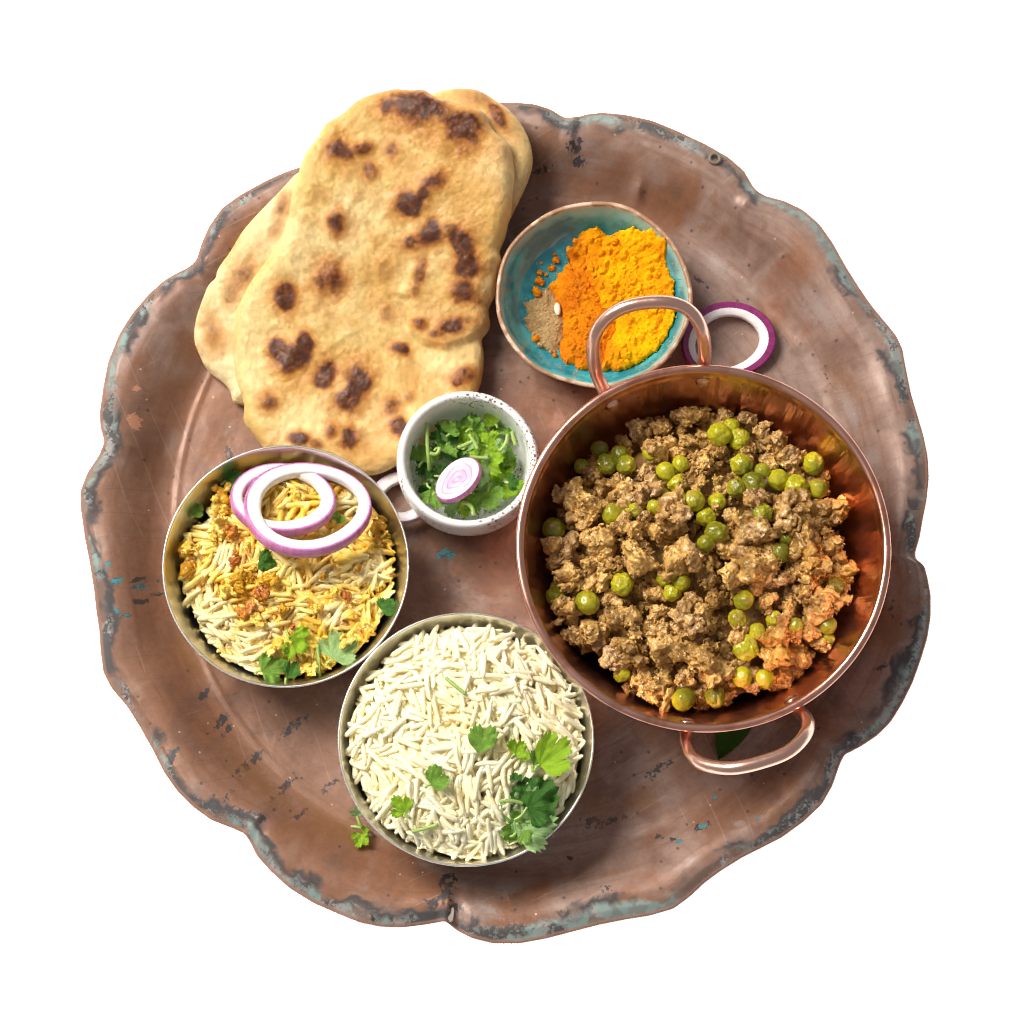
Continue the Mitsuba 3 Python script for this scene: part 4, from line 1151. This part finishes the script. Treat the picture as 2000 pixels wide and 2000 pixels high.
for i, (x, y, r, kind, sm, lab) in enumerate([
    (500, 455, 100, 'amber', 1, 'glossy amber chunk of curry beside the onion rings'), (230, 880, 110, 'amber', 1, 'amber chunk of curry at the left wall of the bowl'), (230, 1000, 90, 'amber', 1, 'amber chunk of curry under another at the left wall'),
    (460, 560, 80, 'yellow', 0, None), (470, 700, 100, 'yellow', 0, None), (440, 790, 60, 'yellow', 0, None), (260, 850, 90, 'yellow', 0, None), (560, 740, 70, 'red', 0, None), (640, 1060, 110, 'amber', 0, None), (840, 1080, 90, 'amber', 1, 'smooth orange chunk in the middle of the rice'),
    (540, 1170, 80, 'yellow', 0, None), (640, 1150, 80, 'amber', 0, None), (780, 1200, 85, 'red', 0, None), (690, 1310, 90, 'red', 0, None), (780, 1380, 100, 'yellow', 0, None), (900, 1560, 90, 'yellow', 0, None), (940, 1310, 60, 'amber', 0, None), (1010, 1430, 40, 'red', 0, None),
    (1130, 1720, 85, 'yellow', 0, None), (1640, 700, 90, 'amber', 0, None), (1630, 800, 70, 'amber', 0, None), (1390, 1200, 70, 'red', 0, None), (1330, 1170, 60, 'yellow', 0, None), (1230, 1060, 50, 'amber', 0, None), (1040, 480, 60, 'yellow', 0, None),
    (960, 400, 80, 'bean', 1, 'brown cooked bean inside the onion rings'), (680, 840, 50, 'yellow', 0, None), (1290, 690, 50, 'yellow', 0, None), (1540, 1400, 60, 'yellow', 0, None), (720, 1010, 50, 'yellow', 0, None), (1480, 1010, 45, 'amber', 0, None), (1180, 1290, 50, 'yellow', 0, None), (1450, 1330, 45, 'yellow', 0, None), (600, 930, 60, 'red', 0, None)]):
    k = 520 / 1932 * PX
    w = at(*Z4([(x, y)])[0], 28 * MM)
    z = float(bir_top(*w[:2])) + (2.0 if kind != 'bean' else 0.5) * MM + 0.05 * r * k
    mesh = (soft_d if sm else grain_d)[i % 3]
    key = numbered('curry_chunk' if kind != 'bean' else 'bean')
    add(key, mesh, f'curry_{kind}_mat' if kind != 'bean' else 'bean_mat', world=mat(at(*Z4([(x, y)])[0], z), rnd_rot(rm), r * k * np.array([1.0, 1.0, 0.75])),
        label=lab or {'amber': 'grainy amber clump of curry between the yellow rice grains', 'yellow': 'crumbly yellow clump clinging to the spiced rice', 'red': 'reddish orange spice clump in the spiced rice'}[kind],
        category='bean' if kind == 'bean' else 'curry', group=None if lab else {'amber': 'amber curry clumps in the rice', 'yellow': 'yellow clumps in the rice', 'red': 'reddish clumps in the rice'}[kind])

# ------------------------------------------------------------------ onion
def onion_flesh(p, n, uv):
    c = mix((0.79, 0.755, 0.765), (0.76, 0.53, 0.68), smoothstep(0.50, 0.93, uv.y + 0.10 * (noise(uv.x * 40, 1.0, 0.0) - 0.5)))
    return c * (0.94 + 0.08 * noise(uv.x * 300, uv.y * 3, 0.0))


def onion_skin(p, n, uv):
    st = fbm(uv.x * 90, 2.0, 0.0, octaves=3)
    return mix((0.46, 0.12, 0.33), (0.62, 0.29, 0.50), smoothstep(0.2, 0.8, st) * 0.45)


def onion_skin_dark(p, n, uv):
    st = fbm(uv.x * 90, 2.0, 0.0, octaves=3)
    return mix((0.17, 0.012, 0.095), (0.27, 0.03, 0.155), st)


material('onion_flesh_mat', onion_flesh, 0.22, spec=0.5, clearcoat=0.4)
material('onion_skin_mat', onion_skin, 0.24, spec=0.5, clearcoat=0.4)
material('onion_skin_dark_mat', onion_skin_dark, 0.25, spec=0.5, clearcoat=0.4)
material('onion_pale_skin_mat', (0.66, 0.57, 0.64), 0.3, spec=0.5)


def onion_ring(key, rx, ry, wid, thick, seed, skin, label, world, hole_off=(0, 0), group=None, deep=0.17):
    """Slice of one onion layer: flesh and the skin round it; rx, ry are the outer half-axes."""
    r = np.random.default_rng(seed)
    N = 161
    a = np.linspace(0, 2 * np.pi, N)
    w = 1 + 0.020 * np.cos(2 * a + r.uniform(0, 6)) + 0.014 * np.cos(3 * a + r.uniform(0, 6))
    ox, oy = rx * np.cos(a) * w, ry * np.sin(a) * w
    nx, ny = np.cos(a) / rx, np.sin(a) / ry
    ln = np.hypot(nx, ny)
    nx, ny = nx / ln, ny / ln
    wv = wid * (1 + 0.10 * np.cos(a * 2 + 1) + hole_off[0] * np.cos(a) + hole_off[1] * np.sin(a))
    lift = 0.5 * MM * np.cos(2 * a + 0.6)

    def sweep(sec):
        d, z = sec[:, 0], sec[:, 1]
        X = ox[None] - nx[None] * (d[:, None] * wv[None])
        Y = oy[None] - ny[None] * (d[:, None] * wv[None])
        Zz = z[:, None] * thick + lift[None]
        v = np.stack([X, Y, Zz], -1).reshape(-1, 3)
        uv = np.stack(np.broadcast_arrays((a / (2 * np.pi))[None], 1 - d[:, None]), -1).reshape(-1, 2)
        return v, grid_faces(len(sec), N, wrap=False), uv
    flesh = np.array([(0.10, 0.5), (0.30, 0.505), (0.60, 0.49), (0.86, 0.44), (0.96, 0.34), (1.0, 0.1), (0.98, -0.2), (0.92, -0.42), (0.6, -0.49), (0.10, -0.5), (0.10, 0.5)])
    sk = np.array([(deep, 0.503), (0.10, 0.512), (0.05, 0.49), (0.015, 0.40), (-0.03, 0.15), (-0.03, -0.15), (0.015, -0.40), (0.05, -0.49), (deep, -0.50)])
    for nm, sec, bs in (('flesh', flesh, 'onion_flesh_mat'), ('skin', sk, skin)):
        v, f, uv = sweep(sec)
        if nm == 'flesh':
            t = trimesh.Trimesh(v, f, process=False)
            if t.volume < 0:
                f = f[:, ::-1]
        else:
            tri = v[f[len(f) // 4]]
            if np.dot(np.cross(tri[1] - tri[0], tri[2] - tri[0]), [*tri.mean(0)[:2], 0]) < 0:
                f = f[:, ::-1]
        v = moved(v, world)
        add(f'{key}__{nm}', (v, f), bs, smooth=True, uv=uv)
    tag(key, label, 'onion', group=group)


# two rings leaning on the spiced rice
c1 = at(600, 994, 35 * MM)
onion_ring('onion_ring', 127 * PX * 0.975, 103 * PX, 5.5 * MM, 5.0 * MM, 1, 'onion_skin_mat', 'large red onion ring lying on top of the other on the spiced rice', mat(c1, rot([0, 1, 0], math.radians(4)) @ rot([1, 0, 0], math.radians(-25))), (-0.12, -0.12))
c2 = at(553, 976, 32.5 * MM)
onion_ring('onion_ring_001', 103 * PX * 0.975, 80 * PX, 5.0 * MM, 4.7 * MM, 2, 'onion_skin_mat', 'smaller red onion ring tucked under the large ring on the spiced rice', mat(c2, rot([0, 1, 0], math.radians(6)) @ rot([1, 0, 0], math.radians(-24))), (0.1, -0.1))
c3 = at(1422, 665, 3.6 * MM)
onion_ring('onion_ring_002', 92 * PX, 78 * PX, 5.6 * MM, 5.4 * MM, 3, 'onion_skin_dark_mat', 'dark purple onion ring lying flat on the tray behind the copper pan', mat([c3[0], c3[1], 3.3 * MM], rot([0, 0, 1], 0.2) @ rot([1, 0, 0], math.radians(6))), (0.1, 0.1), deep=0.46)
c4 = at(786, 970, 8 * MM)
onion_ring('onion_ring_003', 60 * PX, 54 * PX, 4.6 * MM, 4.2 * MM, 4, 'onion_pale_skin_mat', 'pale onion ring half hidden between the white bowl and the spiced rice bowl', mat([c4[0], c4[1], 6 * MM], rot([1, 0, 0], math.radians(-8))))


# small onion slice in the white bowl: closed rings
def slice_color(p, n, uv):
    r = uv.y
    wv = r * 3.7 + 0.9 * (noise(dr.cos(uv.x * 6.2832) * 1.6 + r, dr.sin(uv.x * 6.2832) * 1.6, 2.0) - 0.5)
    d = dr.abs(wv - dr.floor(wv) - 0.5)
    c = mix((0.76, 0.62, 0.72), (0.70, 0.42, 0.60), 1 - smoothstep(0.2, 0.95, r))
    return mix(c, (0.42, 0.07, 0.26), (1 - smoothstep(0.05, 0.17, d)) * (1 - smoothstep(0.80, 0.90, r)) * 0.5)


material('slice_mat', slice_color, 0.25, spec=0.5, clearcoat=0.3)
Z3 = zoom((750, 740), 350 / 1932)
ow = at(*Z3([(800, 1095)])[0], 28.5 * MM)
sl_m = mat(ow, rot([0.75, 0.66, 0], math.radians(-27)) @ rot([0, 0, 1], math.radians(50)))
a = np.linspace(0, 2 * np.pi, 97)
k = 350 / 1932 * PX
sx, sy = 285 * k, 205 * k
rows = [(s_, 1.6 * MM + 0.10 * MM * math.cos(s_ * 3.7 * 2 * math.pi)) for s_ in np.linspace(0, 0.95, 40)]
rows += [(0.985, 1.35 * MM)]
v = np.stack([[np.cos(a) * sx * s_, np.sin(a) * sy * s_ * (1 + 0.05 * np.cos(a)), np.full(97, z_)] for s_, z_ in rows]).transpose(0, 2, 1).reshape(-1, 3)
uv = np.stack(np.broadcast_arrays((a / 6.2832)[None], np.array([s_ for s_, _ in rows])[:, None]), -1).reshape(-1, 2)
add('onion_slice__flesh', trimesh.Trimesh(moved(v, sl_m), grid_faces(len(rows), 97, wrap=False)[:, ::-1], process=False), 'slice_mat', smooth=True, uv=uv)
rows = [(0.97, 1.52 * MM), (1.0, 1.35 * MM), (1.03, 0.6 * MM), (1.035, -0.4 * MM), (1.0, -1.4 * MM), (0.9, -1.8 * MM), (0.0, -1.8 * MM)]
v = np.stack([[np.cos(a) * sx * s_, np.sin(a) * sy * s_ * (1 + 0.05 * np.cos(a)), np.full(97, z_)] for s_, z_ in rows]).transpose(0, 2, 1).reshape(-1, 3)
uv = np.stack(np.broadcast_arrays((a / 6.2832)[None], np.array([s_ for s_, _ in rows])[:, None]), -1).reshape(-1, 2)
add('onion_slice__skin', (moved(v, sl_m), grid_faces(len(rows), 97, wrap=False)), 'onion_skin_mat', smooth=True, uv=uv)
tag('onion_slice', 'small oval slice of red onion with fine rings lying on the herb leaves', 'onion')


# ------------------------------------------------------------------ coriander leaves
def leaf_mesh(seed, span=1.75, lobes=3, curl=0.35, fold=0.25, deep=0.42, teeth=0.07):
    """One coriander leaflet of unit length from its stalk, growing along +x."""
    r = np.random.default_rng(seed)
    N, M = 121, 14
    a = np.linspace(-span, span, N)
    u = (a + span) / (2 * span) * lobes
    f = u - np.floor(np.clip(u, 0, lobes - 1e-6))
    lob = np.sin(np.pi * f) ** 0.42
    tooth = np.abs(((f * 5.0 + 0.5) % 1.0) - 0.5) * 2 * (0.4 + 0.6 * np.sin(np.pi * f))
    env = np.cos(a / span * 1.15) ** 0.5
    R = env * (1 - deep + deep * lob) * (1 - teeth * 2 * tooth) * (1 + 0.08 * r.normal(size=1))
    R = R * (1 + 0.10 * np.sin(a * 2 + r.uniform(0, 6)))
    s = np.linspace(0.0, 1, M)
    x, y = s[:, None] * R * np.cos(a * 0.92), s[:, None] * R * np.sin(a * 0.92)
    rr_ = np.hypot(x, y)
    p3 = np.stack([x * 3.0 + seed, y * 3.0, 0 * x], -1)
    z = curl * rr_ ** 2 * r.choice([-1, 1]) * 0.5 + fold * np.abs(y) + (meshkit.fbm(p3, 2, seed) - 0.5) * 0.85 * rr_ + 0.04 * np.cos(a * lobes * 3.0) * rr_
    z = z + curl * 0.8 * np.sin(x * 2.5 + r.uniform(0, 6)) * 0.5
    z -= z[0].mean()
    uv = np.stack(np.broadcast_arrays((u / lobes)[None], s[:, None]), -1).reshape(-1, 2)
    return np.stack([x, y, z], -1).reshape(-1, 3), grid_faces(M, N, wrap=False), uv, lobes


def leaf_col(c0, c1, vein):
    def fn(p, n, uv):
        t = uv.x * 15
        d = dr.abs(t - dr.floor(t) - 0.5)
        c = mix(c0, c1, fbm(p.x * 140, p.y * 140, p.z * 140, octaves=3))
        c = mix(c, vein, (1 - smoothstep(0.02, 0.14, d)) * 0.45 * smoothstep(0.1, 0.3, uv.y))
        return c * (0.88 + 0.24 * noise(p.x * 1500, p.y * 1500, p.z * 1500))
    return fn


def leaf_material(key, c0, c1, vein):
    scene[key] = {'type': 'principledthin', 'base_color': mikit.proc(leaf_col(c0, c1, vein)), 'roughness': 0.35, 'diff_trans': 0.55, 'spec_trans': 0.0, 'eta': 1.4}


leaf_material('leaf_mid_mat', (0.13, 0.27, 0.035), (0.22, 0.39, 0.07), (0.34, 0.50, 0.17))
leaf_material('leaf_bright_mat', (0.22, 0.42, 0.02), (0.33, 0.52, 0.04), (0.42, 0.58, 0.14))
leaf_material('leaf_pale_mat', (0.25, 0.44, 0.16), (0.36, 0.52, 0.22), (0.46, 0.60, 0.34))
leaf_material('leaf_dark_mat', (0.045, 0.13, 0.022), (0.075, 0.19, 0.04), (0.13, 0.24, 0.08))
material('stalk_mat', lambda p, n, uv: mix((0.24, 0.38, 0.06), (0.36, 0.50, 0.14), fbm(p.x * 120, p.y * 120, p.z * 120)), 0.35)


def leaf(px, py, z, length_px, ang, tone, seed, label, tilt=(0, 0), group=None, stalk=0.3, key='coriander_leaf', **kw):
    v, f, uv, lobes = leaf_mesh(seed, **kw)
    w = at(px, py, z)
    L = length_px * px_size(z)
    m = mat(w, rot([1, 0, 0], math.radians(tilt[0])) @ rot([0, 1, 0], math.radians(tilt[1])) @ rot([0, 0, 1], math.radians(ang)), L) @ mat([-0.5, 0, 0])
    key = numbered(key)
    add(f'{key}__blade', (moved(v, m), f), f'leaf_{tone}_mat', smooth=True, uv=uv)
    if stalk:
        t = np.linspace(0, 1, 12)
        path = np.stack([-stalk * t, 0.06 * np.sin(t * 3 + seed), 0.01 - 0.05 * t ** 2], -1)
        add(f'{key}__stalk', tube(moved(path, m), 0.55 * MM, 8), 'stalk_mat', smooth=True)
    tag(key, label, 'herb leaf', group=group)


def stem(pts, z, rad, label, key='cut_herb', group=None):
    path = open_curve([at(x, y, (z if len(q_) == 0 else q_[0]) * MM) for x, y, *q_ in pts], 24)
    k_ = numbered(key)
    add(k_, tube(path, rad * MM, 8), 'stalk_mat', smooth=True, label=label, category='herb', group=group)


# in the white bowl
pile = 'herb leaves piled in the speckled white bowl'
PILE = [(820, 600, 380, 60, 'pale'), (640, 590, 300, 110, 'dark'), (1060, 540, 330, 30, 'mid'), (1290, 500, 280, 65, 'mid'), (1000, 700, 260, 20, 'bright'), (1170, 830, 330, 10, 'bright'), (1330, 860, 300, -10, 'mid'), (420, 800, 300, 75, 'mid'), (680, 710, 260, 30, 'mid'),
        (510, 1080, 330, -100, 'pale'), (430, 960, 220, -150, 'dark'), (1110, 990, 300, -30, 'pale'), (1280, 1010, 270, -20, 'bright'), (1180, 1160, 420, 5, 'pale'), (1160, 1330, 330, -80, 'mid'), (1320, 1250, 320, -70, 'bright'), (950, 1370, 320, -100, 'mid'), (560, 1300, 330, -60, 'mid'),
        (740, 1410, 280, -130, 'pale'), (800, 820, 240, 50, 'dark'), (1400, 1110, 150, 0, 'dark'), (1400, 650, 170, -50, 'pale'), (900, 480, 300, 95, 'mid'), (1180, 640, 260, 45, 'bright'), (1000, 1130, 330, 160, 'mid'), (700, 1000, 260, 20, 'dark'), (1150, 720, 240, -40, 'mid'), (600, 760, 200, 140, 'mid'), (880, 620, 200, -20, 'bright'), (1240, 720, 190, 80, 'pale'), (1010, 860, 190, 120, 'bright'), (1350, 930, 190, 30, 'mid'), (1080, 1080, 200, -100, 'bright'), (1240, 1120, 190, 70, 'mid'), (880, 1390, 180, 10, 'bright'), (620, 1180, 200, 40, 'mid'), (470, 1200, 180, -60, 'dark'), (1150, 450, 190, 140, 'bright'), (740, 520, 200, 60, 'mid'), (1060, 1240, 190, 20, 'pale'), (950, 760, 180, 80, 'mid')]
rl = np.random.default_rng(5)
for i, (x, y, L, ang, tone) in enumerate(PILE):
    z = (12 + 8 * (i % 3) / 2 + rl.uniform(0, 5)) * MM
    words_ = {'pale': 'pale green', 'mid': 'green', 'bright': 'bright green', 'dark': 'dark green'}
    where = part_of(RAM, at(*Z3([(x, y)])[0], z), 0.024)
    leaf(*Z3([(x, y)])[0], z, L * 350 / 1932 * 0.80, ang + rl.uniform(-12, 12), tone, 300 + i, f'{words_[tone]} herb leaf in the {where} part of the pile in the white bowl', (rl.normal() * 18, rl.normal() * 18), group=f'{pile}, {words_[tone]}, {where} part', curl=0.35, fold=0.25, deep=rl.uniform(0.25, 0.5), lobes=3)
stem([(*Z3([(470, 480)])[0], 24), (*Z3([(465, 650)])[0], 25), (*Z3([(480, 850)])[0], 24), (*Z3([(490, 980)])[0], 20)], 24, 0.8, 'straight upright herb stem at the left inside the white bowl')
for pts in (((920, 600), (970, 680), (1010, 760)), ((930, 835), (1040, 850), (1120, 850)), ((800, 740), (900, 700), (960, 670)), ((840, 1330), (940, 1380), (960, 1470)), ((500, 800), (560, 810), (600, 740)), ((1380, 570), (1400, 660), (1420, 720)), ((1240, 780), (1310, 700), (1330, 600))):
    stem([(*Z3([p])[0], 27) for p in pts], 27, 0.8, 'short cut herb stem among the leaves in the white bowl', group='cut stems in the white bowl')

# on the plain rice
Z5 = zoom((650, 1180), 530 / 1932)


def rl_leaf(x, y, L, ang, tone, seed, label, dz=3.0, **kw):
    q_ = Z5([(x, y)])[0]
    w = at(*q_, 38 * MM)
    leaf(*q_, float(rice_top(*w[:2])) + dz * MM, L * 530 / 1932 * 0.74, ang, tone, seed, label, **kw)


rl_leaf(1070, 950, 330, 75, 'mid', 401, 'half green leaf lying in the middle of the white rice', span=1.0, lobes=2, curl=0.2, tilt=(0, -8), stalk=0)
rl_leaf(1340, 1020, 170, 50, 'bright', 402, 'small frilled leaf beside the curled leaf on the white rice', deep=0.5, tilt=(10, 0))
rl_leaf(1550, 1110, 260, 35, 'bright', 403, 'curled bright green leaf at the right of the white rice', curl=0.9, fold=0.5, tilt=(-15, 20))
rl_leaf(1450, 1080, 200, 70, 'mid', 404, 'narrow leaf curled against the bright leaf on the white rice', curl=0.8, fold=0.6, tilt=(0, 30), span=1.1)
rl_leaf(1480, 1370, 330, 40, 'dark', 405, 'dark rounded leaf at the lower right of the white rice', dz=3.4, span=2.2, deep=0.22, curl=0.15, fold=0.05, stalk=0.5)
rl_leaf(1420, 1530, 400, 35, 'pale', 406, 'pale frilled leaf below the dark rounded leaf on the white rice', dz=3.0, lobes=4, deep=0.3, curl=0.2, fold=0.12)
rl_leaf(1300, 1610, 250, -150, 'mid', 407, 'green leaf at the lower rim of the white rice bowl', dz=3.2, deep=0.45)
rl_leaf(760, 1230, 210, 40, 'mid', 408, 'small torn leaf left of the middle of the white rice', deep=0.5, lobes=2, fold=0.3)
rl_leaf(470, 1430, 190, 130, 'bright', 409, 'small frilled leaf at the lower left of the white rice', deep=0.55, lobes=3)
rl_leaf(1300, 1220, 90, 100, 'dark', 410, 'tiny dark leaf scrap between the rice grains', stalk=0, dz=1.5)
for pts, lab in ((((805, 525), (870, 580), (945, 640)), 'thin green stem at the top of the white rice'), (((565, 1620), (660, 1595), (745, 1570)), 'thick green stem at the bottom of the white rice'), (((1190, 1410), (1260, 1400), (1350, 1420)), 'pale stem running to the dark rounded leaf on the white rice'), (((1310, 1560), (1350, 1610), (1380, 1650)), 'short stem on the leaf at the lower rim of the white rice')):
    zz = [float(rice_top(*at(*Z5([p])[0], 38 * MM)[:2])) / MM + 3.2 for p in pts]
    stem([(*Z5([p])[0], z_) for p, z_ in zip(pts, zz)], 40, 0.7, lab)


# on the spiced rice
def br_leaf(x, y, L, ang, tone, seed, label, dz=2.6, **kw):
    q_ = Z4([(x, y)])[0]
    w = at(*q_, 28 * MM)
    leaf(*q_, float(bir_top(*w[:2])) + dz * MM, L * 520 / 1932 * 0.74, ang, tone, seed, label, **kw)


w = at(*Z4([(1390, 1530)])[0], 28 * MM)
add('curry_smear', grain_d[0], 'curry_yellow_mat', world=mat(at(*Z4([(1390, 1530)])[0], float(bir_top(*w[:2])) + 4.6 * MM), rot([0, 0, 1], 0.8), 60 * 520 / 1932 * PX * np.array([1.3, 0.8, 0.5])), label='yellow dab of curry lying on the pale leaf', category='curry')
br_leaf(1070, 1560, 260, -40, 'bright', 501, 'bright green leaf at the lower edge of the spiced rice', dz=4, curl=0.2, fold=0.15)
br_leaf(1350, 1560, 300, 60, 'pale', 502, 'pale leaf smeared with curry at the lower right of the spiced rice', dz=3.6, lobes=4, curl=0.15, fold=0.05)
br_leaf(870, 1720, 240, 20, 'mid', 503, 'dark frilled leaf touching the lower wall of the spiced rice bowl', dz=5)
br_leaf(1010, 1740, 200, 60, 'dark', 504, 'dark narrow leaf next to the frilled leaf at the lower wall', dz=4.4, span=1.0)
br_leaf(590, 350, 190, 20, 'dark', 505, 'dark leaf behind the onion rings at the upper wall', dz=3)
br_leaf(1700, 1270, 160, 40, 'dark', 506, 'dark leaf at the right wall of the spiced rice bowl', dz=3)
br_leaf(320, 580, 130, 50, 'mid', 507, 'small leaf left of the onion rings in the spiced rice', dz=3, fold=0.6)
br_leaf(820, 950, 150, -10, 'dark', 508, 'dark leaf scrap under the large onion ring', dz=2, stalk=0)
br_leaf(1335, 630, 120, 90, 'mid', 509, 'green scrap inside the right side of the large onion ring', dz=2, stalk=0)
stem([(*Z4([(1190, 1560)])[0], 28), (*Z4([(1200, 1680)])[0], 25), (*Z4([(1205, 1790)])[0], 21)], 27, 0.7, 'thin dark stem hanging down the lower edge of the spiced rice')

# the sprig and the bay leaf on the tray
sp = [(695, 1585), (700, 1602), (706, 1615), (712, 1625), (705, 1640)]
tag('herb_sprig', 'tiny loose herb sprig on the tray beside the white rice bowl', 'herb sprig')
add('herb_sprig__stalk', tube(open_curve([at(x, y, z * MM) for (x, y), z in zip(sp, (8, 8, 7, 5, 4))], 30), 0.6 * MM, 8), 'stalk_mat', smooth=True)
add('herb_sprig__stalk_001', tube(open_curve([at(x, y, z * MM) for x, y, z in ((686, 1614, 6), (704, 1617, 6.5), (728, 1628, 2))], 20), 0.6 * MM, 8), 'stalk_mat', smooth=True)
for i, (x, y, L, ang, z, tn) in enumerate(((698, 1585, 20, 95, 9, 'pale'), (702, 1638, 25, -110, 6, 'bright'), (714, 1622, 14, 30, 7, 'bright'))):
    v, f, uv, _ = leaf_mesh(600 + i, deep=0.5)
    m = mat(at(x, y, z * MM), rot([1, 0, 0], 0.2) @ rot([0, 0, 1], math.radians(ang)), L * PX) @ mat([-0.4, 0, 0])
    add('herb_sprig__leaf' + ('' if i == 0 else f'_{i:03d}'), (moved(v, m), f), f'leaf_{tn}_mat', smooth=True, uv=uv)
t = np.linspace(-1, 1, 41)
W = (1 - np.abs(t) ** 2.0) * 7.0 * MM
u = np.linspace(-1, 1, 15)
bx = np.broadcast_to((t * 19 * MM)[:, None], (41, 15))
by = W[:, None] * u
bz = 1.6 * MM * np.abs(u)[None] ** 1.2 + 1.5 * MM * t[:, None] ** 2 + 0 * by
uvb = np.stack(np.broadcast_arrays(((u + 1) / 2)[None], ((t + 1) / 2)[:, None]), -1).reshape(-1, 2)
leaf_material('bay_mat', (0.035, 0.085, 0.014), (0.06, 0.13, 0.022), (0.12, 0.20, 0.06))
bw = at(1440, 1398, 2 * MM)
add('bay_leaf', (moved(np.stack([bx, by, bz], -1).reshape(-1, 3), mat([bw[0], bw[1], 1.2 * MM], rot([0, 0, 1], math.radians(66)))), grid_faces(41, 15, wrap=False)), 'bay_mat', smooth=True, uv=uvb, label='dark green bay leaf on the tray under the lower handle of the copper pan', category='bay leaf')
